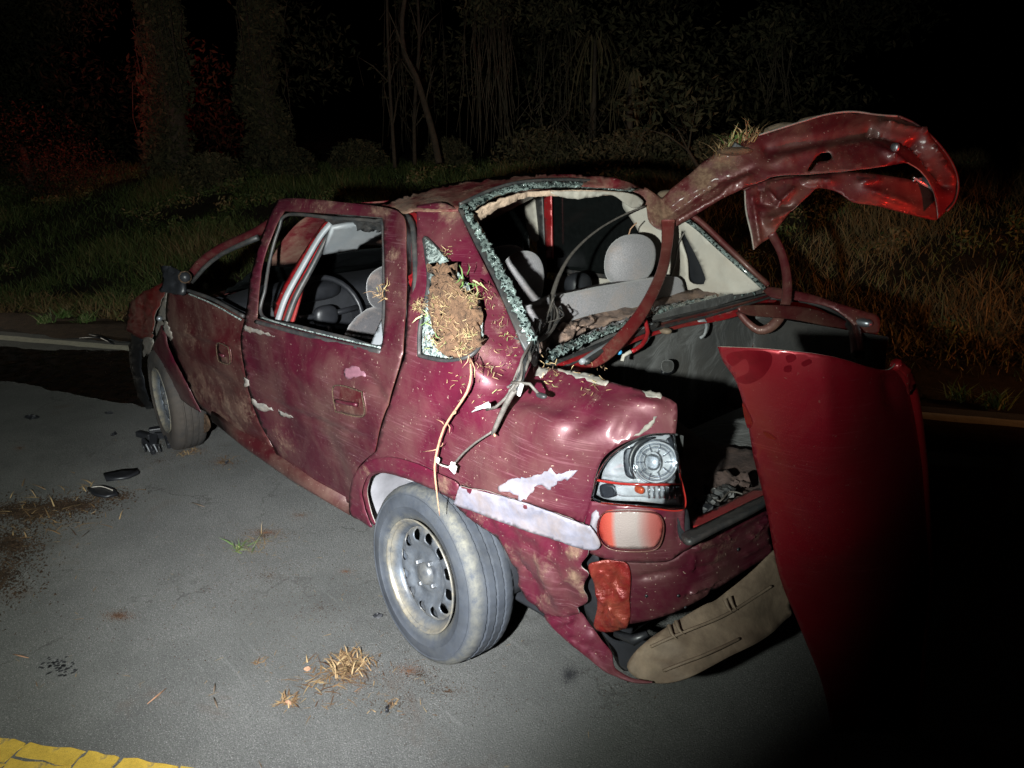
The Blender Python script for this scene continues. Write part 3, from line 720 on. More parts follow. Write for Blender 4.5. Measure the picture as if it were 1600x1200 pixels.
# torn lower corner (bumper side)
bS = Surf([(700, 780, 'y', .83), (720, 790, 'y', .83), (915, 860, 'y', .785), (915, 940, 'y', .75), (860, 960, 'y', .755), (810, 920, 'y', .76), (800, 850, 'y', .81), (900, 900, 'y', .78)])
b_out = [(722, 757), (722, 757), (765, 768), (830, 788), (912, 818), (912, 818), (920, 850), (919, 866), (909, 882), (921, 895), (912, 915), (919, 938), (903, 948), (906, 957), (884, 962), (858, 966), (838, 950), (815, 926), (803, 890), (782, 850), (752, 822), (722, 802), (706, 786), (706, 786)]
panel('bumper_corner', b_out, bS, M_['paint'], car, (), 5, .003, dent=.010, dfreq=7, crumple=.014, cfreq=14, rim=M_['primer'],
      creases=[(745, 800, 915, 850, 6, -.012), (840, 860, 880, 950, 9, .018), (800, 870, 850, 940, 8, -.016)],
      mud=[(900, 860, 18, .8), (915, 920, 16, .9), (800, 860, 40, .4), (850, 880, 36, .4), (760, 810, 36, .35), (900, 900, 20, .8), (850, 940, 20, .6)], off=-.003)
panel('scuffed_bumper_top', [(722, 758), (722, 758), (765, 768), (830, 786), (912, 816), (926, 822), (940, 850), (920, 856), (870, 841), (800, 818), (745, 798), (712, 786), (712, 786)], bS, M_['primer_blue'], car, (), 5, .004, crumple=.004, cfreq=20, off=.008,
      mud=[(910, 850, 16, .6)])
# bare primer chips: thin raised flakes of lost paint
def chipd(pts, on, _=0, mat='primer', name='paint_chip', jag=4.2):
    o = catmull(pts, 4); o = o+rng.uniform(-1, 1, o.shape)*jag*.5
    return panel(name, o, DF['surf', on], M_[mat], car, (), 3.5, .001, off=.0022, raw=True, like=on)
chipd([(780, 762), (800, 750), (822, 746), (850, 738), (862, 732), (868, 740), (900, 737), (890, 748), (872, 752), (860, 764), (842, 758), (830, 772), (822, 779), (806, 772)], QP, .016, mat='primer_blue', name='peeled_paint_flake')
chipd([(872, 577), (905, 583), (952, 597), (948, 605), (920, 597), (895, 592), (880, 584)], QP, .016)
chipd([(1008, 612), (1032, 618), (1030, 625), (1014, 624), (1006, 618)], QP, .024)
chipd([(1026, 650), (1020, 664), (1006, 675), (990, 682), (1000, 672), (1014, 660)], QP, .012)
chipd([(832, 570), (848, 574), (858, 580), (845, 590), (834, 584)], QP, .014)
# ---- rear door
dA = [(437, 312, 'y', .62), (620, 330, 'y', .60), (600, 345, 'y', .605), (636, 470, 'y', .725), (632, 552, 'y', .80), (383, 508, 'y', .80), (405, 410, 'y', .71), (500, 530, 'y', .805), (480, 630, 'y', .825), (590, 650, 'y', .83), (400, 640, 'y', .80), (553, 788, 'y', .77), (435, 714, 'y', .75), (500, 740, 'y', .775), (395, 580, 'y', .815)]
dS = Surf(dA)
d_out = [(434, 312), (434, 312), (460, 310), (540, 317), (600, 324), (626, 332), (638, 352), (639, 400), (636, 470), (633, 552), (633, 552), (618, 600), (599, 655), (588, 705), (588, 705), (564, 727), (553, 760), (553, 790), (553, 790), (520, 769), (470, 738), (436, 716), (436, 716), (415, 670), (394, 620), (384, 575), (378, 530), (382, 508), (390, 470), (400, 410), (416, 350)]
d_hole = [(444, 330), (444, 330), (520, 335), (588, 340), (603, 352), (605, 450), (603, 500), (599, 547), (599, 547), (540, 533), (470, 516), (404, 498), (404, 498), (408, 450), (416, 400), (430, 355)]
door = panel('rear_door', d_out, dS, M_['paint_dim'], car, [d_hole], 6, .004, dent=.008, dfreq=3.5, crumple=.003, cfreq=9,
      creases=[(388, 512, 628, 558, 6, .014), (388, 615, 590, 690, 5, -.010), (385, 607, 590, 682, 5, .006), (560, 560, 610, 640, 8, -.012), (390, 560, 470, 700, 16, -.010), (500, 660, 550, 760, 12, -.008), (440, 560, 520, 600, 20, .008), (395, 640, 470, 735, 8, .008)],
      mud=[(500, 318, 60, .45), (600, 330, 30, .7), (620, 400, 16, .75), (625, 460, 14, .6), (545, 625, 24, .35), (440, 690, 40, .5), (420, 380, 20, .4), (385, 515, 10, .5), (560, 590, 24, .35)], off=.006, rim=M_['paint_frame'])
tube('window_seal', dS.at(catmull([(449, 335), (520, 340), (585, 345), (597, 354), (599, 450), (598, 500), (595, 541), (540, 528), (470, 511), (409, 494), (413, 450), (421, 402), (434, 358)], 6), -.004), .007, M_['rubber'], door, 6, closed=True)
tube('window_seal', dS.at(catmull([(404, 503), (470, 521), (540, 538), (600, 551)], 8, False), .010), .0085, M_['rubber'], door, 6)
tube('window_seal', dS.at(catmull([(409, 496), (470, 514), (540, 531), (598, 544)], 8, False), .006), .0035, M_['shatter'], door, 5)
panel('glass_divider', [(608, 470), (608, 470), (601, 548), (601, 548), (574, 541), (574, 541), (590, 505)], dS, M_['greyplastic'], door, (), 5, .003, off=-.006)
def handle(x0, y0, x1, y1, skew, surf, parent, lean=8):
    ring = [(x0, y0), (x1-4, y0+skew), (x1, y0+skew+6), (x1, y1+skew-2), (x0+5, y1), (x0, y1-5)]
    ring = [(x+lean*(y-y0)/(y1-y0)*.2, y) for x, y in ring]
    c = catmull(ring, 4); h = panel('door_handle', ring, surf, M_['paint_dusty'], parent, (), 4, .004, off=.008, mud=[((x0+x1)/2, (y0+y1)/2, 30, .4)])
    tube('handle_surround', surf.at(c, .014), .0026, M_['roaddirt'], h, 5, closed=True)
    ym = (y0+y1)/2+skew/2
    pts = surf.at(catmull([(x0+5, ym-2), ((x0+x1)/2, ym+skew*.2), (x1-5, ym+skew*.5)], 5, False), .020)
    tube('handle_grip', pts, .0065, M_['paint_dim'], h, 6)
    return h
handle(528, 602, 571, 642, 8, dS, car)
chipd([(385, 590), (390, 594), (392, 602), (387, 604), (384, 600)], door); chipd([(396, 622), (412, 630), (430, 640), (415, 640), (400, 632)], door, .022, name='paint_chip')
chipd([(434, 642), (448, 646), (458, 652), (444, 651)], door, .022); chipd([(384, 509), (420, 519), (436, 527), (410, 522), (388, 518)], door, .026)
chipd([(540, 582), (552, 573), (566, 578), (574, 590), (566, 586), (556, 590), (546, 592)], door, .018, mat='scuff', name='paint_scuff')
# ---- front door
fA = [(262, 458, 'y', .80), (381, 500, 'y', .80), (378, 560, 'y', .81), (431, 714, 'y', .74), (320, 641, 'y', .74), (276, 560, 'y', .79), (330, 560, 'y', .81)]
fS = Surf(fA)
f_out = [(261, 456), (261, 456), (296, 458), (340, 476), (383, 501), (383, 501), (378, 530), (379, 565), (388, 605), (403, 652), (432, 716), (432, 716), (400, 694), (370, 674), (345, 657), (320, 642), (308, 627), (291, 594), (276, 562), (263, 526), (258, 490)]
fdoor = panel('front_door', f_out, fS, M_['paint_dusty'], car, (), 5, .004, dent=.006, dfreq=4, creases=[(262, 512, 378, 540, 5, .012), (266, 522, 372, 552, 7, -.010), (270, 545, 385, 615, 4, -.008), (330, 640, 380, 560, 16, -.010), (300, 600, 410, 670, 10, .008)],
      mud=[(310, 610, 44, .6), (360, 650, 60, .65), (300, 517, 40, .45), (360, 530, 20, .3), (330, 480, 20, .25)], rim=M_['paint_frame'])
tube('window_seal', fS.at(catmull([(293, 453), (335, 468), (382, 494)], 6, False), .004), .008, M_['rubber'], fdoor, 6)
tube('window_seal', fS.at(catmull([(297, 458), (335, 474), (380, 499)], 6, False), .010), .004, M_['shatter'], fdoor, 6)
handle(344, 536, 362, 565, 4, fS, car)
chipd([(254, 500), (262, 505), (268, 528), (262, 530), (255, 515)], fdoor, .01)
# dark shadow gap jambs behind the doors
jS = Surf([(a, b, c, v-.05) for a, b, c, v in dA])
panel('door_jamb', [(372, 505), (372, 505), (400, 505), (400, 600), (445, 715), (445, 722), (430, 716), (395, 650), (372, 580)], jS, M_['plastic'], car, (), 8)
panel('door_jamb', [(630, 340), (642, 330), (655, 345), (660, 400), (660, 470), (650, 550), (610, 660), (592, 710), (575, 720), (585, 690), (625, 560), (634, 460)], Surf([(640, 340, 'y', .55), (650, 550, 'y', .76), (590, 710, 'y', .78), (660, 430, 'y', .66)]), M_['paint_red'], car, (), 6, .003, off=-.004,
      creases=[(655, 440, 662, 450, 10, .03, 1), (648, 380, 655, 540, 5, .015)], mud=[(660, 500, 16, .6), (655, 350, 12, .5)])
tube('door_opening_seal', Surf([(640, 340, 'y', .57), (650, 550, 'y', .79), (600, 690, 'y', .80), (648, 430, 'y', .68)]).at(catmull([(632, 336), (645, 350), (650, 420), (648, 480), (640, 545), (620, 600), (603, 660)], 6, False), .002), .009, M_['rubber'], car, 7)
# ---- sill
tube('sill', [(.45, .74, .36), (.9, .735, .34), (1.4, .72, .34), (1.75, .71, .36)], .05, M_['paint_dusty'], car, 8)
# ---- front fender, torn, with bare bracket and liners
nS = Surf([(200, 500, 'y', .66), (235, 450, 'y', .72), (262, 440, 'y', .78), (262, 530, 'y', .78), (230, 530, 'y', .72), (290, 600, 'y', .77), (318, 642, 'y', .75)])
panel('front_wing', [(270, 434), (270, 434), (235, 452), (224, 456), (203, 474), (203, 474), (200, 490), (197, 514), (197, 514), (222, 530), (238, 530), (246, 490), (258, 460)], nS, M_['wing'], car, (), 4, .003, crumple=.016, cfreq=14, rim=M_['primer'], mud=[(210, 480, 16, .5), (235, 470, 14, .4)],
      creases=[(222, 456, 220, 528, 5, -.02), (235, 455, 245, 500, 4, .012)])
panel('wing_bracket', [(255, 452), (255, 452), (247, 475), (240, 500), (238, 525), (246, 530), (258, 512), (259, 480)], nS, M_['primer'], car, (), 4, .003, crumple=.01, cfreq=25, off=-.014)
tube('wing_bolt', nS.at([(249, 497), (251, 498)], .004), .014, M_['steel'], car, 8)
panel('torn_wing_flap', [(246, 532), (256, 508), (262, 520), (270, 548), (297, 600), (318, 643), (318, 643), (291, 626), (262, 600), (247, 572), (240, 552)], nS, M_['paint_dim'], car, (), 4, .003, off=.012, crumple=.006, creases=[(250, 540, 300, 620, 6, .012)])
panel('wheel_liner', [(209, 520), (224, 532), (222, 575), (230, 610), (240, 636), (222, 634), (212, 600), (204, 566), (202, 540)], Surf([(209, 520, 'y', .62), (240, 636, 'y', .66), (202, 540, 'y', .58)]), M_['plastic'], car, (), 5, .004, crumple=.02, cfreq=10)
panel('arch_edge', [(224, 530), (240, 530), (243, 560), (238, 566), (230, 552), (224, 560)], nS, M_['primer'], car, (), 4, .003, off=.002, crumple=.01)
panel('mud_guard', [(262, 600), (292, 628), (325, 650), (327, 672), (300, 680), (276, 676), (266, 640)], Surf([(262, 600, 'y', .70), (325, 650, 'y', .64), (276, 676, 'y', .70)]), M_['roaddirt'], car, (), 5, .004, crumple=.02)
# mirror stump and A pillar
panel('mirror_mount', [(262, 418), (285, 424), (294, 446), (290, 462), (270, 458), (256, 456), (262, 438)], Surf([(262, 418, 'y', .80), (294, 446, 'y', .80), (262, 458, 'y', .84)]), M_['plastic'], car, (), 4, .02, crumple=.02, off=.02)
tube('mirror_socket', [W(289, 433, 'y', .79)+[.0, 0, 0], W(289, 433, 'y', .82)], [.026, .028], M_['roaddirt'], car, 10)
tube('mirror_socket_core', [W(289, 433, 'y', .81), W(289, 433, 'y', .828)], [.02, .022], M_['plastic'], car, 10)
aS = lambda L: [W(*p) for p in L]
tube('front_pillar', aS([(292, 440, 'y', .76), (312, 412, 'y', .72), (345, 388, 'y', .66), (403, 362, 'y', .58), (450, 330, 'y', .52)]), [.020, .020, .024], M_['paint_dusty'], car, 8, .08)
tube('front_pillar_seal', aS([(300, 441, 'y', .775), (318, 420, 'y', .735), (348, 396, 'y', .68), (403, 371, 'y', .60)]), [.010, .010, .014], M_['rubber'], car, 6, .08)
tube('front_pillar_edge', aS([(290, 432, 'y', .75), (312, 407, 'y', .71), (345, 383, 'y', .65), (403, 357, 'y', .57)]), .006, M_['shatter'], car, 6, .08)
# ---- B pillar seen through the rear door window
panel('centre_pillar', [(428, 492), (440, 450), (470, 400), (495, 362), (508, 346), (520, 350), (500, 385), (478, 430), (460, 492), (450, 512)], Surf([(428, 492, 'y', .72), (508, 346, 'y', .50), (460, 492, 'y', .70), (520, 350, 'y', .50)]), M_['paint_red'], car, (), 5, .01)
tube('pillar_seal', [p for p in Surf([(428, 492, 'y', .735), (508, 346, 'y', .52), (460, 492, 'y', .715), (520, 350, 'y', .51)]).at(catmull([(434, 506), (448, 465), (475, 415), (500, 372), (518, 350)], 6, False), .004)], .016, M_['greyplastic'], car, 8, flat=.7)
tube('pillar_seal', [p for p in Surf([(428, 492, 'y', .735), (508, 346, 'y', .52), (460, 492, 'y', .715), (520, 350, 'y', .51)]).at(catmull([(446, 508), (462, 465), (487, 418), (508, 378), (524, 354)], 6, False), .0)], .012, M_['rubber'], car, 8)
tube('seat_belt', aS([(463, 500, 'y', .55), (464, 450, 'y', .55), (470, 430, 'y', .55)]), .012, M_['greyplastic'], car, 6, flat=.2)
# ---- roof
rS = Surf([(600, 320, 'z', 1.40), (655, 300, 'z', 1.435), (720, 284, 'z', 1.465), (800, 275, 'z', 1.485), (870, 271, 'z', 1.49), (935, 274, 'z', 1.48), (985, 286, 'z', 1.45), (1010, 298, 'y', -.52), (716, 326, 'y', .52), (652, 326, 'y', .57), (770, 303, 'x', .06), (820, 291, 'x', .06), (900, 289, 'x', .03), (985, 297, 'x', .02), (630, 332, 'y', .59)])
panel('roof', [(585, 324), (585, 324), (610, 314), (650, 300), (720, 284), (800, 275), (870, 271), (935, 274), (985, 286), (1012, 298), (1012, 298), (985, 297), (900, 290), (822, 292), (772, 304), (718, 328), (718, 328), (690, 330), (652, 330), (632, 334), (620, 328), (600, 326)], rS, M_['roof'], car, (), 5, .004, dent=.004, dfreq=8, crumple=.006, cfreq=16,
      mud=[(680, 325, 40, .9), (740, 295, 50, .5), (900, 280, 50, .6), (630, 320, 30, .9), (820, 283, 40, .3)])
# front half of the roof, crushed down over the dashboard
grid('crushed_roof_front', lambda u, v: np.array([.62+.75*u, .55-1.1*v, 1.40-.10*u-.16*u*u+.04*math.sin(v*9+u*4)*u-.03*math.sin(math.pi*v)*u]), 16, 16, M_['roof'], car, .006)
panel('folded_roof_edge', [(505, 345), (530, 335), (560, 332), (600, 342), (606, 352), (600, 360), (560, 358), (530, 352)], Surf([(505, 345, 'y', .50), (600, 342, 'y', .54), (560, 358, 'y', .48)]), M_['rubber'], car, (), 4, .01, crumple=.02, cfreq=20)
# rear window frame: shattered glass still bonded to the rubber
wS = Surf([(722, 325, 'y', .52), (770, 400, 'y', .575), (835, 540, 'y', .66), (830, 570, 'y', .67), (820, 295, 'x', .04), (985, 298, 'x', .02)])
panel('window_rubber_strip', [(716, 328), (716, 328), (730, 330), (750, 362), (780, 412), (812, 475), (838, 530), (840, 560), (834, 573), (822, 556), (800, 505), (768, 432), (738, 374)], wS, M_['rubber'], car, (), 4, .008, off=.006, crumple=.004)
panel('glass_remnant', [(722, 330), (730, 332), (752, 368), (782, 420), (812, 482), (834, 532), (832, 555), (824, 540), (800, 488), (772, 432), (745, 378)], wS, M_['shatter_dark'], car, (), 3.2, .004, off=.014, crumple=.014, cfreq=45)
panel('window_rubber_strip', [(716, 326), (716, 326), (770, 302), (820, 290), (900, 287), (986, 295), (986, 300), (900, 294), (822, 298), (772, 310), (730, 334)], Surf([(716, 326, 'y', .52), (820, 295, 'x', .04), (900, 292, 'x', .03), (986, 299, 'x', .02), (730, 336, 'y', .52)]), M_['shatter_dark'], car, (), 3.2, .008, off=.008, crumple=.008, cfreq=40)
tube('roof_rubber', [p for p in Surf([(716, 326, 'y', .52), (820, 295, 'x', .04), (900, 292, 'x', .03), (986, 299, 'x', .02), (730, 336, 'y', .52)]).at(catmull([(718, 324), (770, 300), (820, 288), (900, 285), (986, 294)], 6, False), .01)], .006, M_['rubber'], car, 6)
hS = Surf([(735, 338, 'y', .49), (820, 303, 'x', .07), (900, 299, 'x', .06), (980, 303, 'x', .05), (740, 348, 'y', .47)])
panel('headliner_edge', [(732, 336), (732, 336), (775, 314), (822, 301), (900, 297), (980, 301), (1000, 314), (990, 322), (960, 305), (930, 307), (900, 310), (870, 306), (820, 309), (780, 326), (742, 347), (742, 347)], hS, M_['headliner'], car, (), 4, .008, crumple=.014, cfreq=25)
panel('headliner_edge', [(860, 299), (900, 298), (980, 301), (1003, 316), (985, 324), (955, 304), (925, 307), (900, 310), (872, 306)], hS, M_['cream'], car, (), 4, .008, crumple=.01, cfreq=25, off=.006)
panel('torn_trim', [(745, 358), (752, 354), (772, 396), (768, 400)], Surf([(745, 358, 'y', .5), (772, 396, 'y', .5), (768, 400, 'y', .52)]), M_['headliner'], car, (), 3, .006)
# right C pillar trim (cream) and its far edge
cS = Surf([(978, 302, 'y', -.44), (1040, 350, 'y', -.56), (1190, 452, 'y', -.64), (1165, 452, 'y', -.60), (1045, 462, 'y', -.60), (1000, 380, 'y', -.56)])
panel('rear_pillar_trim', [(976, 300), (976, 300), (1010, 306), (1040, 330), (1080, 350), (1130, 395), (1192, 450), (1192, 450), (1165, 458), (1100, 462), (1045, 470), (1045, 470), (1030, 430), (1015, 395), (1000, 366), (988, 345), (972, 322)], cS, M_['cream'], car,
      [[(1066, 360), (1078, 380), (1092, 410), (1104, 436), (1100, 444), (1078, 440), (1072, 405), (1062, 375)]], 6, .01, crumple=.01, cfreq=9, dent=.008, creases=[(1050, 360, 1060, 460, 6, -.02)])
panel('belt_slot', [(1060, 355), (1085, 370), (1112, 436), (1104, 450), (1072, 446), (1062, 400)], cS, M_['plastic'], car, (), 6, .004, off=-.03)
tube('rear_pillar_edge', cS.at(catmull([(1040, 328), (1080, 347), (1130, 392), (1194, 450)], 8, False), .006), .009, M_['shatter_dark'], car, 7)
tube('rear_pillar_edge', cS.at(catmull([(1046, 324), (1086, 343), (1136, 388), (1200, 447)], 8, False), -.01), .012, M_['paint_frame'], car, 7)
# ---- far side seen through the cabin
def FQ(name, out, y, mat, **k): return panel(name, out, Surf([(800, 300, 'y', y), (1000, 300, 'y', y), (900, 450, 'y', y)]), M_[mat], car, (), k.pop('step', 8), k.pop('thick', .01), **k)
FQ('far_rear_window', [(850, 300), (850, 300), (1010, 300), (1010, 300), (1050, 440), (1050, 440), (850, 425), (850, 425)], -.70, 'darkglass', step=14, thick=.004)
FQ('far_front_window', [(700, 310), (700, 310), (822, 300), (822, 300), (830, 430), (830, 430), (700, 440), (700, 440)], -.705, 'darkglass', step=14, thick=.004)
FQ('far_door_trim', [(866, 424), (866, 424), (930, 432), (1060, 446), (1060, 446), (1060, 500), (1060, 500), (866, 500), (866, 500)], -.67, 'cream', crumple=.003)
FQ('far_door_seal', [(866, 419), (930, 427), (1060, 441), (1060, 447), (930, 434), (866, 426)], -.66, 'rubber')
FQ('far_centre_pillar', [(850, 298), (850, 298), (861, 298), (861, 298), (863, 405), (863, 405), (851, 405), (851, 405)], -.66, 'paint_red', step=5)
FQ('far_pillar_seal', [(836, 298), (836, 298), (847, 298), (847, 298), (852, 420), (846, 440), (840, 400)], -.655, 'rubber', step=5)
FQ('far_pillar_trim', [(818, 308), (818, 308), (834, 302), (834, 302), (841, 375), (836, 378), (824, 362)], -.65, 'cream', step=5)
# ---- outer shell of the far side, bonnet, windscreen frame (so the car is whole)
def side_y(x, z): 
    return .80-.10*max(0, .35-z)/.3-.03*((x-1.1)/2)**2*2
def far_fn(u, v):
    x = -.72+3.61*u; z = .26+.66*v
    y = -side_y(x, z)*(1-.04*v)-.02*math.sin(math.pi*v); return np.array([x, y+.012*noise.noise(Vector((x*3, z*3, 2))), z])
def far_hole(u, v):
    x = -.72+3.61*u; z = .26+.66*v
    return (x**2+(z-.30)**2 < .31**2) or ((x-2.443)**2+(z-.30)**2 < .31**2)
grid('far_side_body', far_fn, 90, 20, M_['paint_dusty'], car, .004, far_hole)
def bonnet_fn(u, v):
    x = 1.95+.98*u; y = -.72+1.40*v
    return np.array([x, y, .93-.16*u-.10*u*u-.05*abs(2*v-1)**3+.035*noise.noise(Vector((x*4, y*4, 1)))-.05*math.exp(-((u-.5)*6)**2)])
grid('bonnet', bonnet_fn, 24, 24, M_['paint_dusty'], car, .004)
grid('front_panel', lambda u, v: np.array([2.95+.05*math.sin(math.pi*u), -.68+1.32*u, .28+.42*v]), 12, 6, M_['plastic'], car, .01)
for y in (-.6, .0):
    pass
tube('windscreen_frame', [(1.90, -.62, .94), (1.62, -.56, 1.10), (1.36, -.5, 1.16)], .02, M_['paint_dusty'], car, 8, .1)
tube('windscreen_frame', [(1.36, -.5, 1.16), (1.38, 0, 1.17), (1.36, .5, 1.16)], .02, M_['paint_dusty'], car, 8, .1)
grid('cabin_floor', lambda u, v: np.array([-.2+2.1*u, -.7+1.36*v, .27+.02*math.sin(u*30)]), 20, 4, M_['plastic'], car, .01)
grid('firewall', lambda u, v: np.array([1.9+.03*v, -.7+1.4*u, .28+.62*v]), 6, 4, M_['plastic'], car, .01)
# ---- dashboard, wheel, seats
grid('windscreen_cracked', lambda u, v: np.array([1.40+.48*u, -.5+1.06*v, 1.12-.2*u+.02*noise.noise(Vector((u*5, v*5, 0)))]), 14, 14, M_['darkglass'], car, .004)
puff('dashboard', (1.62, 0, .84), (.20, .68, .13), M_['plastic_soft'], car, e=4)
puff('instrument_binnacle', (1.50, .33, .95), (.12, .17, .05), M_['plastic'], car, e=3)
boxo('centre_console', (1.45, 0, .68), (.16, .26, .34), M_['plastic_soft'], car, tilt=.2, bev=.02)
for k in range(3):
    tube('air_vent', [(1.372, -.07+.07*k, .80), (1.36, -.07+.07*k, .80)], .024, M_['greyplastic'], car, 12)
st = [(1.28+.05*math.sin(a)*1.2, .34+.18*math.cos(a), .86+.17*math.sin(a)) for a in np.linspace(0, 2*math.pi, 28, endpoint=False)]
sw = tube('steering_wheel', st, .014, M_['plastic'], car, 8, closed=True)
for a in (.1, 3.04, 4.7):
    tube('spoke', [(1.30, .34, .86), (1.28+.05*math.sin(a), .34+.17*math.cos(a), .86+.16*math.sin(a))], .014, M_['plastic'], sw, 6)
puff('hub', (1.29, .34, .86), (.03, .06, .05), M_['plastic'], sw)
tube('warning_lamp', [W(515, 487, 'y', .12), W(518, 486, 'y', .10)], .008, M_['red_lens'], car, 8)
# light visor/airbag cloth behind the window
panel('sun_visor', [(505, 398), (520, 357), (545, 352), (575, 351), (606, 352), (607, 362), (584, 374), (563, 384), (560, 392), (530, 395)], Surf([(505, 398, 'x', .80), (605, 352, 'x', .70), (560, 390, 'x', .80)]), M_['greyplastic'], car, (), 5, .015, raw=True)
def seat(cx, cy, back, parent, hr=True):
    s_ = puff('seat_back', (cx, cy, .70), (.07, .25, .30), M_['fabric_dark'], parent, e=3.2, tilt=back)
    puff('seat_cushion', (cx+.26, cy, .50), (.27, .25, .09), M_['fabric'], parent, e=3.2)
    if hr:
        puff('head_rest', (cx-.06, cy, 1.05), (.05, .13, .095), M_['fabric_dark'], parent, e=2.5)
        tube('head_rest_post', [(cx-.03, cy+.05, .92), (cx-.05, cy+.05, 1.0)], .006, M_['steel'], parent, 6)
        tube('head_rest_post', [(cx-.03, cy-.05, .92), (cx-.05, cy-.05, 1.0)], .006, M_['steel'], parent, 6)
seat(.82, .30, .25, car); seat(.90, -.36, .25, car)
# rear bench with head rests
grid('rear_bench_back', lambda u, v: np.array([.02+.14*v-.05*math.sin(math.pi*v), -.64+1.26*u, 1.00-.5*v+.02*math.sin(u*math.pi*6)*0]), 24, 8, M_['fabric'], car, .05)
puff('rear_bench_cushion', (.40, 0, .50), (.28, .62, .10), M_['fabric'], car, e=4)
def headrest(px, py, ax, v, w_, h, d, name='rear_head_rest', tilt=0):
    c = W(px, py, ax, v); return puff(name, c, (d, w_, h), M_['fabric'], car, e=2.3, n=26, m=18, tilt=tilt)
headrest(985, 407, 'y', -.26, .125, .098, .06, tilt=.12)
hl = headrest(815, 442, 'y', .15, .098, .115, .05, tilt=.1)
# ---- rear seat top, shelf, rear window lower frame
sS = Surf([(835, 500, 'x', -.06), (1000, 460, 'x', -.06), (1062, 460, 'x', -.06)])
panel('rear_seat_top', [(828, 484), (855, 474), (880, 464), (960, 447), (1040, 434), (1062, 434), (1070, 446), (1066, 470), (1000, 480), (930, 490), (860, 512), (836, 520), (826, 505)], sS, M_['fabric'], car, (), 6, .06, dent=.01, mud=[(860, 500, 30, .5)])
puff('speaker_cover', W(903, 448, 'y', -.35), (.05, .06, .06), M_['plastic'], car)
pS = Surf([(838, 515, 'z', 1.00), (1190, 446, 'z', 1.01), (850, 560, 'z', .985), (1200, 458, 'z', 1.0)])
panel('parcel_shelf', [(834, 508), (850, 498), (900, 486), (960, 474), (1050, 460), (1120, 448), (1188, 438), (1188, 438), (1204, 454), (1100, 470), (1010, 490), (940, 508), (880, 535), (850, 560), (838, 556), (832, 530)], pS, M_['dirtstrip'], car, (), 5, .01, crumple=.02, cfreq=12, dent=.008)
panel('torn_shelf_felt', [(838, 528), (880, 516), (925, 505), (930, 510), (900, 525), (895, 535), (860, 548), (846, 560), (836, 552)], pS, M_['dirtstrip'], car, (), 4, .01, crumple=.03, cfreq=20, off=.015)
lowS = Surf([(838, 575, 'z', 1.005), (1010, 498, 'z', 1.0), (1200, 455, 'z', 1.005), (900, 570, 'z', .985), (1100, 490, 'z', .98)])
panel('glass_remnant', [(836, 566), (880, 546), (930, 524), (1000, 500), (1002, 508), (940, 532), (890, 556), (848, 576), (836, 576)], lowS, M_['shatter_dark'], car, (), 3.4, .006, off=.016, crumple=.02, cfreq=45)
panel('glass_remnant', [(1010, 488), (1080, 474), (1140, 462), (1188, 448), (1194, 456), (1130, 472), (1060, 488), (1012, 500)], lowS, M_['shatter_dark'], car, (), 3.4, .006, off=.012, crumple=.016, cfreq=45)
panel('lower_window_rubber', [(838, 572), (880, 560), (940, 535), (1005, 508), (1100, 484), (1198, 458), (1204, 466), (1110, 492), (1012, 520), (950, 545), (890, 572), (850, 582)], lowS, M_['rubber'], car, (), 4, .006, off=.004)
panel('scuttle_panel', [(850, 580), (880, 570), (940, 544), (1010, 514), (1110, 487), (1205, 462), (1212, 470), (1140, 494), (1060, 512), (1000, 530), (960, 548), (925, 572), (900, 582), (870, 582)], lowS, M_['paint_red'], car, (), 4, .004, off=-.002, creases=[(870, 574, 1000, 522, 4, .014, 1), (1000, 522, 1200, 470, 3, .012, 1), (960, 545, 1190, 482, 3, -.012, 1)], mud=[(1100, 490, 80, .35)])
for k, o_ in enumerate((0, 7)):
    tube('boot_seal', lowS.at(catmull([(905+o_, 575), (930+o_, 558), (962+o_, 540), (1000+o_, 524), (1018+o_, 515)], 6, False), .02), .009, M_['rubber'] if k else M_['greyplastic'], car, 7)
for k in range(3):
    tube('scuttle_ridge', lowS.at(catmull([(1000, 512+k*7), (1060, 498+k*6), (1130, 482+k*5), (1205, 462+k*3)], 8, False), .012), .005, M_['paint_frame'] if k % 2 else M_['rubber'], car, 6)
# ---- boot interior
tS = Surf([(905, 575, 'x', -.24), (1040, 510, 'x', -.24), (1200, 470, 'x', -.26), (1100, 690, 'x', -.16), (1330, 500, 'x', -.34), (1335, 600, 'x', -.34)])
panel('boot_lining', [(880, 560), (880, 560), (960, 520), (1040, 492), (1120, 470), (1204, 455), (1290, 474), (1330, 496), (1340, 520), (1345, 600), (1345, 760), (1200, 780), (1050, 760), (1000, 700), (900, 640)], tS, M_['lining'], car, (), 8, .008, dent=.03, dfreq=4, creases=[(1020, 520, 1010, 640, 10, .012), (1100, 500, 1090, 680, 12, -.014), (1150, 520, 1130, 690, 9, .012), (960, 580, 1060, 690, 12, .010), (1170, 480, 1150, 540, 8, .012)], off=-.02)
puff('strut_knob', W(1043, 572, 'x', -.255), (.020, .022, .022), M_['lining'], car); puff('knob_base', W(1043, 580, 'x', -.235), (.012, .034, .012), M_['plastic'], car)
tube('boot_hook', [W(1090, 503, 'x', -.27), W(1100, 500, 'x', -.28), W(1104, 510, 'x', -.28), W(1100, 524, 'x', -.27), W(1094, 528, 'x', -.27)], .006, M_['greyplastic'], car, 6, .02)
panel('boot_floor', [(1020, 640), (1100, 688), (1150, 700), (1195, 720), (1200, 790), (1080, 835), (1030, 820), (1000, 700)], Surf([(1100, 690, 'z', .60), (1190, 780, 'z', .62), (1060, 830, 'z', .60)]), M_['boot_dirt'], car, (), 7, .01, crumple=.015, dent=.01)
grid('boot_floor_pan', lambda u, v: np.array([-.86+.56*u, -.62+1.22*v, .575]), 6, 6, M_['lining'], car, .01)
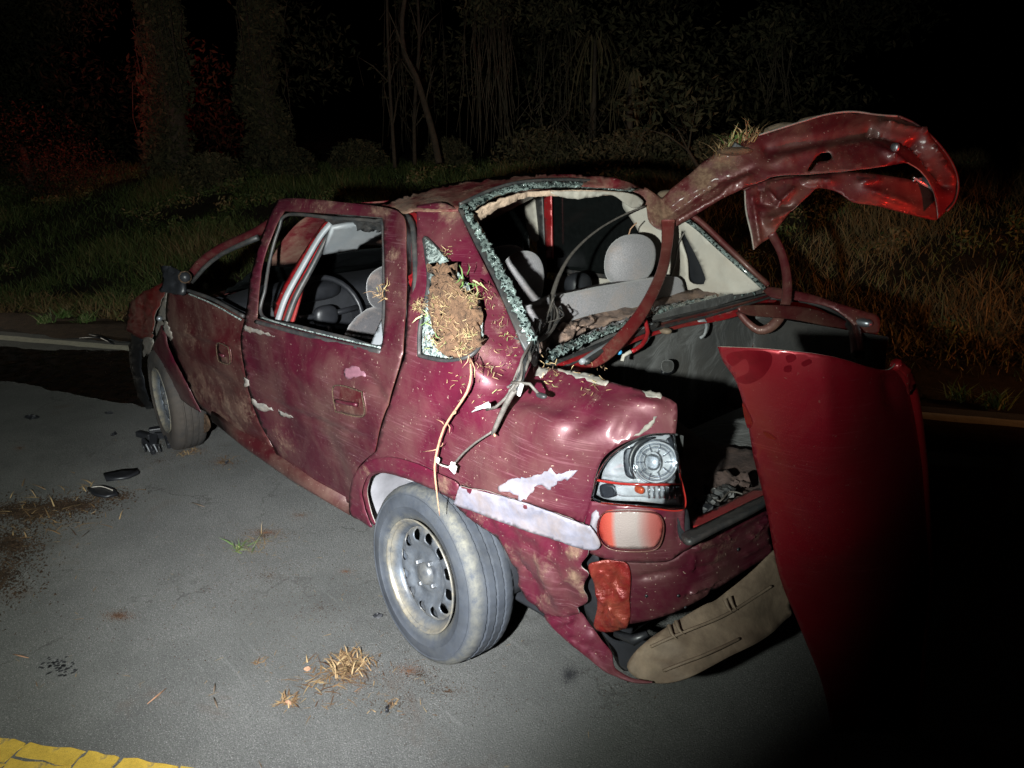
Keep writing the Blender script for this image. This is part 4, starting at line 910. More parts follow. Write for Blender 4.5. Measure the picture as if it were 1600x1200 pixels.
grid('boot_side_lining', lambda u, v: np.array([-.86+.56*u, .60, .58+.36*v]), 6, 4, M_['lining'], car, .01)
grid('boot_side_lining', lambda u, v: np.array([-.80+.5*u, -.64, .58+.36*v]), 6, 4, M_['lining'], car, .01)
panel('spare_clutter', [(1100, 760), (1130, 740), (1150, 748), (1165, 742), (1170, 756), (1140, 765), (1112, 778)], Surf([(1100, 760, 'z', .66), (1170, 756, 'z', .68), (1112, 778, 'z', .66)]), M_['boot_dirt'], car, (), 4, .01, crumple=.03, cfreq=18)
for (x, y, m) in ((1098, 796, 'plastic'), (1126, 772, 'rubber'), (1110, 784, 'rubber'), (1136, 768, 'rubber'), (1094, 790, 'rubber')):
    V, F = puff(None, W(x, y, 'z', .68), (.022, .016, .013), None, e=4, n=10, m=6); V = np.array(V)+rng.normal(0, .003, (len(V), 3)); mk('broken_latch', V, F, M_[m], car, smooth=False)
tube('latch_wire', [W(x, y, 'z', .69) for x, y in ((1092, 800), (1105, 778), (1125, 783), (1140, 768), (1160, 772))], .0025, M_['cable'], car, 5, .02)
# right boot gutter and right wing
tube('boot_gutter', aS([(1204, 464, 'z', 1.0), (1260, 470, 'z', .98), (1305, 490, 'z', .95), (1328, 512, 'z', .93), (1336, 555, 'x', -.86)]), .012, M_['rubber'], car, 7, .05)
tube('boot_gutter', aS([(1204, 458, 'z', 1.01), (1262, 464, 'z', .99), (1312, 484, 'z', .96), (1336, 508, 'z', .94), (1344, 555, 'x', -.86)]), .014, M_['paint_frame'], car, 7, .05)
panel('far_quarter_top', [(1196, 448), (1260, 458), (1310, 474), (1350, 486), (1372, 494), (1374, 516), (1362, 530), (1346, 536), (1338, 512), (1300, 482), (1250, 470), (1204, 464)], Surf([(1196, 448, 'y', -.68), (1372, 494, 'y', -.76), (1346, 536, 'y', -.68), (1300, 482, 'y', -.66)]), M_['paint_frame'], car, (), 5, .004)
puff('far_lamp_socket', W(1348, 504, 'y', -.715), (.035, .02, .015), M_['steel'], car)
panel('inner_side_beam', [(1158, 478), (1250, 480), (1315, 500), (1325, 516), (1240, 500), (1165, 492)], Surf([(1158, 478, 'x', -.45), (1325, 516, 'x', -.6), (1250, 480, 'x', -.52)]), M_['paint_frame'], car, (), 5, .01, off=.01)
# ---- tail lamp
lS = Surf([(1052, 678, 'y', .655), (925, 780, 'y', .785), (1068, 794, 'y', .66), (945, 715, 'y', .77), (1000, 735, 'y', .745), (1000, 790, 'y', .75)])
lo = [(1052, 677), (1052, 677), (1015, 680), (985, 692), (955, 712), (936, 739), (925, 778), (925, 778), (945, 786), (1000, 791), (1069, 795), (1069, 795), (1062, 739)]
lamp = panel('tail_lamp', lo, lS, M_['chrome'], car, (), 5, .01, off=-.022, creases=[(930, 752, 1066, 758, 4, -.012, 1), (955, 722, 1005, 730, 8, .010), (945, 740, 1000, 744, 5, -.008), (985, 700, 1040, 690, 6, .008)])
def ring_on(px, py, rx, ry, off, surf, n=26): return surf.at([(px+rx*math.cos(a), py+ry*math.sin(a)) for a in np.linspace(0, 2*math.pi, n, endpoint=False)], off)
def dish(name, px, py, rx, ry, surf, o0, o1, mat, parent, n=26, rings=6):
    V = []; F = []
    for i in range(rings+1):
        k = 1-i/rings
        V += list(ring_on(px, py, rx*k+.2, ry*k+.2, o0+(o1-o0)*(1-k*k), surf, n))
    for i in range(rings):
        for j in range(n): F.append((i*n+j, i*n+(j+1) % n, (i+1)*n+(j+1) % n, (i+1)*n+j))
    return mk(name, V, F, mat, parent)
dish('reflector_bowl', 1025, 722, 35, 33, lS, -.004, -.022, M_['chrome'], lamp)
for f_ in (1.0, .84, .68):
    tube('lens_ring', ring_on(1025, 722, 36*f_, 34*f_, -.002+.001, lS), .0022, M_['lens'], lamp, 5, closed=True)
puff('bulb', lS.at((1020, 722), -.004)[0], (.018, .014, .018), M_['lens'], lamp)
dish('bulb_reflector', 1020, 723, 12, 17, lS, .002, -.01, M_['chrome'], lamp, 16, 3)
panel('turn_reflector', [(960, 762), (985, 760), (1060, 760), (1062, 778), (1000, 778), (965, 776)], lS, M_['chrome'], lamp, (), 4, .003, off=-.006, creases=[(1014+k*7, 758, 1014+k*7, 780, 2, .012, 1) for k in range(6)])
tube('bowl_dark_crescent', lS.at([(1025+40*math.cos(a), 722+38*math.sin(a)) for a in np.linspace(math.radians(150), math.radians(265), 16)], .0), [.001, .006, .007, .002], M_['plastic'], lamp, 6)  # added black crescent, shade painted round the bowl for contrast
panel('dark_contrast_panel', [(936, 760), (948, 757), (958, 762), (962, 774), (950, 779), (938, 776)], lS, M_['plastic'], lamp, (), 4, .002, off=-.004)  # flat black panels, the lamp's dark contrast put in as colour
panel('dark_contrast_panel', [(975, 703), (990, 697), (988, 712), (984, 735), (990, 750), (976, 744), (972, 722)], lS, M_['plastic'], lamp, (), 4, .002, off=-.008)
panel('dark_contrast_panel', [(1052, 682), (1058, 700), (1061, 722), (1054, 704), (1042, 688)], lS, M_['plastic'], lamp, (), 4, .002, off=-.004)
for k in range(6): tube('flute', lS.at([(1013+k*8, 760), (1014+k*8, 778)], .001), .0028, M_['lens_grey'], lamp, 6)
for k in range(10):
    a = 2*math.pi*k/10; tube('facet', lS.at([(1025+16*math.cos(a), 722+16*math.sin(a)), (1025+31*math.cos(a), 722+30*math.sin(a))], -.008), .0016, M_['lens_grey'], lamp, 5)
puff('amber_bulb', lS.at((999, 766), -.004)[0], (.013, .007, .009), M_['amber'], lamp)
tube('lamp_divider', lS.at(catmull([(934, 750), (980, 756), (1064, 757)], 6, False), .002), .0035, M_['red_lens'], lamp, 5)
tube('lamp_edge', lS.at(catmull([(1052, 677), (1052, 677), (1015, 680), (985, 692), (955, 712), (936, 739), (925, 778), (925, 778), (945, 786), (1000, 791), (1069, 795), (1069, 795), (1062, 739)], 5), .0), .003, M_['rubber'], lamp, 6, closed=True)
tube('lamp_red_edge', lS.at(catmull([(940, 785), (1000, 790), (1067, 794), (1060, 739)], 5, False), .004), .0022, M_['red_lens'], lamp, 5)
panel('lamp_lens', lo, lS, M_['lens'], lamp, (), 6, .003, off=.006)
# ---- panel under the lamp with round-ended reflector
uS = Surf([(922, 785, 'y', .785), (1062, 800, 'y', .655), (915, 852, 'y', .78), (1042, 876, 'y', .66), (985, 830, 'y', .745)])
LSUR = panel('lamp_surround', [(922, 784), (922, 784), (1000, 792), (1070, 796), (1070, 796), (1070, 830), (1082, 852), (1060, 866), (1040, 878), (980, 878), (930, 868), (912, 852), (914, 815)], uS, M_['paint'], car, (), 5, .004, dent=.004, dfreq=8, creases=[(930, 800, 925, 860, 8, .01), (1058, 800, 1062, 850, 4, -.012)], mud=[(930, 866, 18, .5)])
ref = [(944, 800), (965, 796), (1015, 797), (1031, 806), (1034, 826), (1026, 850), (1005, 856), (960, 854), (942, 842), (937, 822)]
def m_reflector():
    s = NT('reflector_lens'); c = s.ramp(s.math('ADD', s.math('MULTIPLY', s.n.new('ShaderNodeSeparateXYZ').outputs[0], 0), .5), (0, (.6, .05, .03)), (1, (.6, .05, .03)))
    sp = s.n.new('ShaderNodeSeparateXYZ'); s.l.new(s.tc.outputs['Generated'], sp.inputs[0])
    v = sp.outputs[0]
    c = s.ramp(v, (.0, (.26, .05, .045)), (.14, (.30, .10, .09)), (.32, (.30, .25, .24)), (.66, (.26, .215, .205)), (.76, (.36, .07, .05)), (1., (.22, .02, .015)))
    s.set(color=c, rough=.22, coat=.8); s.bump(s.voro(260), .25, .002); return s.m
rf = panel('rear_reflector', ref, uS, m_reflector(), car, (), 5, .006, off=.004)
tube('reflector_rim', uS.at(catmull(ref, 5), .012), .002, M_['paint_frame'], rf, 6, closed=True)
chipd([(926, 800), (936, 798), (934, 830), (938, 852), (920, 846), (922, 820)], LSUR, .012, mat='primer_blue', name='scuffed_patch')
# ---- rear panel
pnS = Surf([(923, 877, 'y', .765), (985, 876, 'y', .715), (979, 975, 'y', .70), (1084, 850, 'x', -.90), (1195, 790, 'x', -.93), (1208, 865, 'x', -.94), (1048, 962, 'x', -.88), (931, 980, 'y', .73)])
panel('rear_valance', [(978, 877), (1042, 878), (1084, 852), (1140, 822), (1196, 790), (1196, 790), (1208, 865), (1208, 865), (1150, 902), (1100, 936), (1048, 962), (979, 975), (979, 975), (985, 930)], pnS, M_['paint_dim'], car, (), 5, .004, dent=.006, dfreq=6,
      creases=[(1086, 852, 1190, 800, 5, .010, 1), (1085, 858, 1138, 840, 3, .012, 1), (1084, 870, 1082, 890, 3, .010, 1), (1086, 892, 1130, 880, 3, -.012, 1), (1080, 926, 1122, 905, 3, .014, 1), (1076, 935, 1116, 925, 3, -.012, 1), (1160, 868, 1194, 850, 3, .012, 1), (1170, 840, 1198, 812, 3, .012, 1), (985, 905, 1070, 890, 5, -.010)], mud=[(1130, 850, 50, .45), (1180, 830, 40, .5), (1100, 850, 18, .6)])
panel('crumpled_plate', [(923, 877), (980, 877), (985, 930), (980, 976), (931, 980), (935, 940), (928, 905)], pnS, M_['foil'], car, (), 4, .003, dent=.006, dfreq=9, crumple=.016, cfreq=11, off=.004, creases=[(940, 890, 975, 930, 4, .010, 1), (970, 880, 945, 960, 4, -.010, 1), (930, 920, 980, 970, 4, .010, 1), (950, 880, 960, 970, 3, .008, 1)])
panel('torn_gap_backing', [(908, 868), (935, 872), (936, 985), (914, 955)], Surf([(908, 868, 'y', .73), (935, 872, 'y', .72), (920, 985, 'y', .70)]), M_['plastic'], car, (), 8, .004)
for x, y in ((1059, 930), (1152, 858), (1070, 948), (1010, 930)):
    tube('bolt_hole', pnS.at([(x, y), (x+.3, y)], [.002])[:1].tolist()+pnS.at([(x, y)], .0045).tolist(), .004 if x < 1100 else .005, M_['plastic'], car, 8)
sillS = Surf([(1070, 830, 'x', -.90), (1190, 775, 'x', -.93), (1100, 800, 'x', -.86)])
panel('boot_sill', [(1072, 838), (1100, 826), (1196, 780), (1196, 792), (1120, 832), (1080, 852), (1066, 846)], sillS, M_['rubber'], car, (), 4, .012, off=.012)
panel('boot_sill_lip', [(1082, 812), (1130, 788), (1186, 762), (1192, 776), (1130, 806), (1090, 824)], sillS, M_['paint_red'], car, (), 4, .01, off=.0, mud=[(1130, 795, 30, .3)])
panel('lamp_side_trim', [(1060, 796), (1074, 796), (1078, 834), (1066, 846), (1060, 830)], Surf([(1060, 796, 'y', .65), (1078, 834, 'y', .63), (1066, 846, 'y', .645)]), M_['plastic'], car, (), 4, .02)
# ---- hanging bumper: torn skin turned inside out
bmS = Surf([(856, 966, 'y', .76), (905, 1020, 'y', .80), (958, 1050, 'y', .80), (900, 955, 'y', .74), (940, 990, 'y', .74)])
bump_ = panel('hanging_bumper', [(850, 962), (880, 964), (905, 955), (922, 975), (940, 1000), (956, 1020), (960, 1042), (985, 1058), (1020, 1066), (990, 1066), (950, 1052), (915, 1026), (880, 996)], bmS, M_['paint'], car, (), 5, .004, crumple=.010, dent=.01, creases=[(880, 990, 950, 1040, 6, .014), (870, 975, 900, 965, 5, -.012)], mud=[(900, 985, 20, .4)])
biS = Surf([(985, 1040, 'y', .76), (1047, 975, 'x', -.90), (1212, 861, 'x', -.96), (1238, 959, 'x', -1.02), (1078, 1057, 'x', -1.0), (1000, 1062, 'y', .77)])
panel('bumper_inner_face', [(980, 1042), (992, 1020), (1012, 1002), (1047, 975), (1100, 945), (1130, 930), (1212, 858), (1212, 858), (1240, 960), (1240, 960), (1195, 996), (1140, 1026), (1078, 1057), (1036, 1067), (998, 1061)], biS, M_['beige'], bump_, (), 7, .005, dent=.02, dfreq=5, creases=[(1010, 1005, 1080, 1000, 10, .012), (1000, 1030, 1060, 1045, 8, .010)], mud=[(1110, 985, 26, .4), (1180, 945, 30, .4)])
panel('bumper_edge', [(935, 985), (960, 1000), (1010, 1002), (985, 1030), (975, 1048), (962, 1040), (950, 1015)], Surf([(935, 985, 'y', .70), (1010, 1002, 'y', .70), (975, 1048, 'y', .74)]), M_['plastic'], bump_, (), 5, .004, off=-.01)
for L in ([(1020, 1012), (1070, 990), (1130, 962), (1200, 915)], [(1040, 1050), (1090, 1030), (1150, 1000)]):
    tube('bumper_rib', biS.at(catmull(L, 6, False), .012), .004, M_['beige'], bump_, 5)
for x, y in ((1046, 980), (1056, 974), (1126, 938), (1133, 934)):
    tube('bumper_clip', biS.at([(x, y), (x+5, y+14), (x+12, y+22)], .016), [.006, .004, .001], M_['beige'], bump_, 5)
tube('bumper_bracket', [W(962, 990, 'y', .70), W(990, 1000, 'y', .70), W(1012, 990, 'y', .68)], [.01, .014, .008], M_['plastic'], bump_, 6)
# ---- wheels
def lathe(prof, n=72):
    V = []; F = []; m = len(prof)
    for j in range(n):
        a = 2*math.pi*j/n
        for (r_, y) in prof: V.append((r_*math.cos(a), y, r_*math.sin(a)))
    for j in range(n):
        for i in range(m-1): F.append((j*m+i, ((j+1) % n)*m+i, ((j+1) % n)*m+i+1, j*m+i+1))
    return V, F
def wheel(name, c, camber, steer, side=1, sc=1., tm='tyre'):
    R = Matrix.Rotation(steer, 3, 'Z')@Matrix.Rotation(camber, 3, 'X')
    def tr(V): 
        A = np.array([(x*sc, y*side, z*sc) for x, y, z in V]); return A@np.array(R).T+np.array(c)
    prof = [(.178, -.155), (.20, -.163), (.245, -.168), (.272, -.158), (.284, -.14), (.287, -.125), (.287, -.118), (.280, -.116), (.280, -.111), (.287, -.109), (.2885, -.085), (.280, -.083), (.280, -.077), (.2885, -.075), (.2885, -.052), (.280, -.050), (.280, -.044), (.287, -.042), (.286, -.022), (.281, -.010), (.270, .002), (.262, .006), (.258, .0045), (.245, .010), (.222, .011), (.219, .008), (.205, .006), (.195, .001), (.186, -.004), (.178, -.012)]
    V, F = lathe(prof, 216); V = np.array(V)
    rr = np.hypot(V[:, 0], V[:, 2]); ang = np.arctan2(V[:, 2], V[:, 0]); seg = np.repeat(np.arange(216), len(prof))
    k_ = np.where((rr > .2825) & (V[:, 1] < -.015) & ((seg+(V[:, 1]*60).astype(int)) % 4 == 0), .9915, 1.); V[:, 0] *= k_; V[:, 2] *= k_
    mud = np.clip((rr-.262)/.012, 0, 1)*np.clip((V[:, 1]+.035)/.02, 0, 1)*.9+np.clip((.205-rr)/.02, 0, 1)*.7+.12
    mud *= .75+.25*np.sin(ang*3+1)
    VV = tr(V)
    # tyre flattened slightly where it meets the road
    VV[:, 2] = np.maximum(VV[:, 2], .003)
    w0 = mk(name, VV, F, M_[tm], car, attrs={'mud': np.clip(mud, 0, 1)})
    es = w0.modifiers.new('sharp', 'EDGE_SPLIT'); es.split_angle = math.radians(38)
    # rim barrel
    rp = [(.180, -.15), (.170, -.14), (.160, -.10), (.150, -.06), (.150, -.030), (.156, -.022), (.168, -.012), (.178, -.006), (.182, .0005), (.1835, .004), (.181, .007), (.177, .004), (.172, -.004)]
    V, F = lathe(rp, 60); V = np.array(V); rr = np.hypot(V[:, 0], V[:, 2])
    mk('rim', tr(V), F, M_['rim'], w0, attrs={'mud': np.clip((rr-.155)/.02, 0, 1)*.8+.15*(V[:, 2] < -.1)})
    # wheel disc with slots
    out = [(.158*math.cos(a), .158*math.sin(a)) for a in np.linspace(0, 2*math.pi, 60, endpoint=False)]
    hol = []
    for k in range(12):
        a0 = 2*math.pi*k/12+.13
        hol.append([((.124+.019*math.cos(b)) * math.cos(a0+.15*math.sin(b)), (.124+.019*math.cos(b))*math.sin(a0+.15*math.sin(b))) for b in np.linspace(0, 2*math.pi, 14, endpoint=False)])
    q, T = triang(np.array(out), [np.array(h) for h in hol], .008)
    r_ = np.hypot(q[:, 0], q[:, 1]); yv = np.interp(r_, [0, .025, .03, .055, .062, .085, .098, .112, .135, .15, .158], [-.026, -.026, -.030, -.030, -.038, -.040, -.030, -.022, -.026, -.036, -.040])
    dv = np.stack([q[:, 0], yv, q[:, 1]], 1)
    dd = mk('wheel_disc', tr(dv), [tuple(t) for t in T], M_['rim'], w0, attrs={'mud': np.clip((r_-.13)/.02, 0, 1)*.6+.1})
    s_ = dd.modifiers.new('thickness', 'SOLIDIFY'); s_.thickness = .004; s_.offset = 0
    for k in range(4):
        a = 2*math.pi*k/4+.5
        V, F = lathe([(0.0001, -.014), (.008, -.014), (.0105, -.018), (.0115, -.036)], 6); V = np.array(V)+[.048*math.cos(a), 0, .048*math.sin(a)]
        mk('wheel_nut', tr(V), F, M_['rim'], w0, smooth=False, attrs={'mud': [.2]*len(V)})
    V, F = lathe([(0.0001, -.006), (.020, -.008), (.030, -.014), (.036, -.022), (.038, -.036)], 24)
    mk('hub_cap', tr(V), F, M_['rim'], w0, attrs={'mud': [.3]*len(V)})
    V, F = lathe([(.0001, -.10), (.145, -.10), (.145, -.13), (.0001, -.13)], 30)
    mk('brake_drum', tr(V), F, M_['plastic'], w0)
    return w0
wheel('rear_wheel', (-.029, .80, .291), math.radians(4.4), math.radians(-1.25), sc=1.018)
wheel('front_wheel', (2.443, .765, .285), math.radians(0), math.radians(-6), tm='tyre_muddy')
wheel('rear_wheel', (0, -.74, .285), 0, 0, -1); wheel('front_wheel', (2.443, -.74, .285), 0, math.radians(-5), -1)
tube('rear_axle', [(0, -.6, .28), (0, .62, .28)], .03, M_['plastic'], car, 8)
grid('underbody', lambda u, v: np.array([-.62+3.4*u, -.68+1.30*v, .22+.03*abs(math.sin(u*20))]), 30, 6, M_['plastic'], car, .01)
# ---- boot lid inner frame, curled up over the tail
lA = [(1010, 330, 'y', -.44), (985, 295, 'y', -.43), (1050, 350, 'y', -.48), (1110, 250, 'y', -.62), (1150, 300, 'y', -.60), (1250, 195, 'y', -.84), (1260, 272, 'y', -.78), (1335, 176, 'y', -1.00), (1380, 260, 'y', -.95), (1466, 226, 'y', -1.16), (1495, 290, 'y', -1.20), (1466, 340, 'y', -1.14)]
lidS = Surf(lA)
l_out = [(980, 292), (980, 292), (1006, 293), (1033, 306), (1052, 292), (1078, 271), (1109, 246), (1148, 228), (1184, 212), (1215, 204), (1254, 190), (1293, 179), (1332, 175), (1372, 180), (1403, 181), (1434, 197), (1466, 226), (1488, 258), (1496, 287), (1491, 314), (1480, 328), (1464, 342), (1464, 342),
         (1462, 312), (1450, 284), (1428, 262), (1400, 258), (1325, 267), (1270, 272), (1215, 275), (1191, 283), (1152, 300), (1117, 318), (1078, 342), (1050, 356), (1030, 358), (1014, 346), (1007, 318)]
slot = [(1262, 266), (1272, 250), (1284, 240), (1296, 239), (1300, 247), (1292, 252), (1278, 254), (1268, 266)]
lid = panel('boot_lid_frame', l_out, lidS, M_['paint_frame'], car, [slot], 4, .004, dent=.006, dfreq=5, crumple=.006, cfreq=12, rim=M_['primer'],
      creases=[(1045, 335, 1120, 285, 5, -.022, 1), (1120, 285, 1180, 262, 6, -.02), (1130, 305, 1150, 285, 6, .024), (1060, 345, 1130, 305, 5, .02, 1), (1150, 292, 1175, 275, 7, .024), (1200, 235, 1360, 205, 9, -.018, 1), (1360, 205, 1430, 225, 7, -.028, 1), (1430, 225, 1478, 290, 7, -.035, 1), (1380, 192, 1440, 206, 5, .020, 1), (1440, 206, 1488, 280, 5, .022, 1),
               (1370, 230, 1450, 285, 8, .03), (1200, 255, 1290, 232, 10, .014), (1033, 306, 1040, 350, 8, -.03, 1), (1090, 262, 1180, 226, 5, .012)],
      mud=[(1030, 330, 36, 1.0), (1100, 280, 32, .9), (1130, 250, 34, .8), (1180, 245, 30, .35), (1060, 310, 30, .7), (1330, 245, 40, .5), (1230, 250, 40, .25)])
fS2 = Surf([(a, b, c, v-.06) for a, b, c, v in lA])
panel('boot_lid_lower_lip', [(1164, 297), (1180, 286), (1215, 276), (1270, 272), (1325, 268), (1400, 275), (1450, 290), (1464, 320), (1466, 343), (1430, 337), (1372, 322), (1334, 316), (1309, 299), (1278, 293), (1268, 296)], fS2, M_['paint_frame'], lid, (), 5, .003, dent=.01, creases=[(1250, 283, 1310, 282, 6, .03), (1340, 290, 1440, 325, 8, .02), (1340, 285, 1380, 280, 3, .03)], off=-.01)
panel('torn_lid_corner', [(1164, 296), (1164, 296), (1195, 284), (1240, 276), (1276, 278), (1276, 292), (1254, 314), (1236, 330), (1223, 346), (1207, 368), (1190, 380), (1178, 390), (1178, 390), (1172, 361), (1164, 322)], fS2, M_['paint_frame'], lid, (), 4, .003, rim=M_['primer'], off=-.006,
      creases=[(1176, 310, 1186, 375, 5, .028, 1), (1192, 285, 1190, 312, 4, -.03, 1), (1200, 300, 1216, 318, 4, .03, 1), (1216, 318, 1240, 296, 4, .03, 1), (1180, 316, 1240, 322, 6, -.02, 1), (1205, 345, 1245, 325, 7, .024, 1), (1200, 335, 1206, 352, 9, .02)])
tube('lid_edge', fS2.at(catmull([(1164, 297), (1166, 330), (1174, 365), (1178, 390)], 5, False), -.004), .004, M_['primer'], lid, 5)
tube('lid_edge', lidS.at(catmull([(1184, 212), (1254, 190), (1293, 179), (1332, 175), (1372, 180), (1403, 182)], 6, False), .002), .004, M_['primer'], lid, 5)
tube('lid_edge', lidS.at(catmull([(1403, 182), (1434, 197), (1466, 226), (1488, 258), (1496, 287), (1491, 314), (1478, 330)], 6, False), .003), .005, M_['paint_frame'], lid, 7)
panel('lid_outer_remnant', [(1185, 208), (1205, 196), (1225, 191), (1245, 192), (1250, 186), (1282, 180), (1250, 196), (1210, 208)], Surf([(a, b, c, v-.10) for a, b, c, v in lA]), M_['beige'], lid, (), 5, .004)
tube('broken_latch', fS2.at(catmull([(1420, 284), (1436, 280), (1445, 290), (1455, 300), (1462, 306)], 5, False), .02), [.004, .009, .006], M_['steel'], lid, 6)
tube('broken_latch', fS2.at(catmull([(1418, 279), (1430, 286), (1448, 296)], 5, False), .03), [.003, .007, .004], M_['chrome'], lid, 6)
puff('lid_bolt', lidS.at((1396, 233), .012)[0], (.016, .010, .016), M_['steel'], lid)
puff('lid_knob', lidS.at((1047, 299), -.05)[0], (.06, .04, .022), M_['beige'], lid)
# hinge arms: flat bent straps
def strap(name, pts, wpx, mat, parent, thick=.006, mud=()):
    c = catmull([(x, y) for x, y, _, _ in pts], 7, False); S_ = Surf(pts+[(pts[0][0]+30, pts[0][1]+4, pts[0][2], pts[0][3]), (pts[-1][0]+10, pts[-1][1]+30, pts[-1][2], pts[-1][3])])
    P = S_.pts(c); n = len(P); wv = np.interp(np.linspace(0, 1, n), np.linspace(0, 1, len(wpx)), wpx); V = []; F = []
    for i in range(n):
        t = P[min(i+1, n-1)]-P[max(i-1, 0)]; t /= np.linalg.norm(t); vd = P[i]-CAM; dep = vd@fw; vd = vd/np.linalg.norm(vd)
        s_ = np.cross(t, vd); s_ /= np.linalg.norm(s_); a = np.cross(s_, t); w2 = wv[i]/2*dep/FPX
        for (k, h) in ((-1, 0), (-.8, thick), (-.1, thick*1.0), (0, thick*.3), (.1, thick), (.8, thick), (1, 0), (.8, -thick), (-.8, -thick)):
            V.append(P[i]+s_*w2*k+a*h)
    m = 9
    for i in range(n-1):
        for k in range(m): F.append((i*m+k, i*m+(k+1) % m, (i+1)*m+(k+1) % m, (i+1)*m+k))
    F += [tuple(range(m)), tuple((n-1)*m+k for k in range(m))[::-1]]
    md = [max([a*max(0, 1.2-math.hypot(c[i][0]-x, c[i][1]-y)/r_) for (x, y, r_, a) in mud] or [0]) for i in range(n) for _ in range(m)]
    return mk(name, V, F, mat, parent, attrs={'mud': md})
strap('hinge_arm', [(1044, 345, 'y', -.45), (1042, 385, 'y', -.36), (1032, 430, 'y', -.18), (1005, 485, 'y', .05), (970, 530, 'y', .22), (940, 558, 'y', .34), (912, 572, 'y', .42)], [22, 17, 17, 19, 21, 23, 18], M_['strap'], car, mud=[(950, 550, 60, .5), (1000, 490, 50, .3)])
strap('hinge_arm', [(1206, 366, 'y', -.66), (1222, 398, 'y', -.64), (1230, 440, 'y', -.60), (1226, 480, 'y', -.55), (1208, 508, 'y', -.50), (1186, 516, 'y', -.47), (1164, 500, 'y', -.45), (1154, 486, 'y', -.44)], [14, 13, 14, 15, 16, 16, 12, 10], M_['paint_frame'], car)
tube('brake_hose', [W(1006, 494, 'y', .02), W(1012, 520, 'y', .04), W(1002, 540, 'y', .10), W(985, 550, 'y', .15)], [.007, .008, .007], M_['paint_red'], car, 7, .03)
tube('hose_end', [W(986, 549, 'y', .16), W(974, 556, 'y', .18), W(972, 564, 'y', .19)], [.007, .006], M_['cream'], car, 7)
puff('wire_plug', W(967, 550, 'y', .24), (.010, .008, .008), simple('blue_plug', (.05, .3, .6), .4), car)
puff('torn_foam', W(1040, 517, 'x', -.29), (.022, .016, .010), M_['beige'], car)
# ---- wiring torn loose
def cable(pts, r_, name='loose_wiring', mat='cable', step=.03): return tube(name, aS(pts), r_, M_[mat], car, 6, step)
cable([(1008, 322, 'y', -.40), (970, 338, 'y', -.28), (930, 362, 'y', -.12), (895, 395, 'y', .05), (874, 430, 'y', .18), (862, 468, 'y', .30), (864, 492, 'y', .38), (856, 512, 'y', .46), (840, 530, 'y', .55)], [.0035, .004, .006, .009, .008])
cable([(866, 478, 'y', .33), (872, 496, 'y', .36), (858, 520, 'y', .48), (838, 535, 'y', .60), (826, 558, 'y', .72)], [.006, .008, .008])
for k in range(10):
    j = lambda a: rng.uniform(-a, a)
    cable([(840+j(10), 505+j(8), 'y', .54), (833+j(7), 535+j(4), 'y', .66+j(.01)), (824+j(9), 562, 'y', .77+j(.02)), (810+j(8), 592, 'y', .81+j(.015)), (806+j(14), 615+j(12), 'y', .835)], rng.uniform(.0018, .004), mat='cable' if k % 3 else 'rubber')
for k in range(7):
    j = lambda a: rng.uniform(-a, a)
    cable([(862+j(10), 470+j(12), 'y', .32), (868+j(14), 492+j(8), 'y', .38), (850+j(8), 512+j(6), 'y', .5), (834+j(8), 530+j(6), 'y', .62), (815+j(12), 528+j(12), 'y', .69)], rng.uniform(.0014, .003), mat='cable' if k % 2 else 'rubber')
cable([(818, 596, 'y', .81), (800, 615, 'y', .835), (782, 650, 'y', .845), (770, 678, 'y', .85)], [.008, .007, .006])
cable([(770, 674, 'y', .85), (745, 690, 'y', .855), (724, 708, 'y', .86), (712, 722, 'y', .86)], .003)
cable([(806, 598, 'y', .82), (790, 622, 'y', .84), (775, 636, 'y', .845), (760, 640, 'y', .845)], .004)
cable([(806, 596, 'y', .81), (800, 598, 'y', .83), (828, 600, 'y', .83), (842, 616, 'y', .82)], .004)
cable([(770, 674, 'y', .85), (774, 682, 'y', .85)], .003, mat='root')
cable([(872, 500, 'y', .35), (880, 490, 'y', .32), (876, 478, 'y', .3), (868, 486, 'y', .33)], .003, mat='rubber')
cable([(712, 722, 'y', .86), (700, 730, 'y', .855), (684, 724, 'y', .85)], .0028, mat='cream')
def tagbox(x, y, y_, s_, rot=0): boxo('wire_connector', W(x, y, 'y', y_), s_, M_['tag'], car, rz=rot, tilt=.4, bev=.002)
tagbox(708, 731, .865, (.024, .006, .026)); tagbox(684, 719, .86, (.011, .006, .016)); tagbox(813, 609, .84, (.010, .006, .034))
tube('wire_end', aS([(764, 632, 'y', .85), (752, 636, 'y', .855), (737, 644, 'y', .86)]), [.008, .005, .0015], M_['tag'], car, 6)
tube('wire_end', aS([(766, 634, 'y', .85), (756, 634, 'y', .855), (742, 637, 'y', .86)]), [.006, .004, .0012], M_['tag'], car, 6)
puff('wire_end', W(846, 618, 'y', .82), (.016, .008, .006), M_['rubber'], car)
tube('hanging_wire', [W(1078, 350, 'y', -.58), W(1060, 380, 'y', -.56), W(1055, 410, 'y', -.55), W(1047, 432, 'y', -.52)], .004, M_['cable'], car, 5, .03)
tube('hanging_wire', [W(1100, 365, 'y', -.60), W(1094, 378, 'y', -.60), W(1090, 384, 'y', -.60)], .005, M_['rubber'], car, 5)

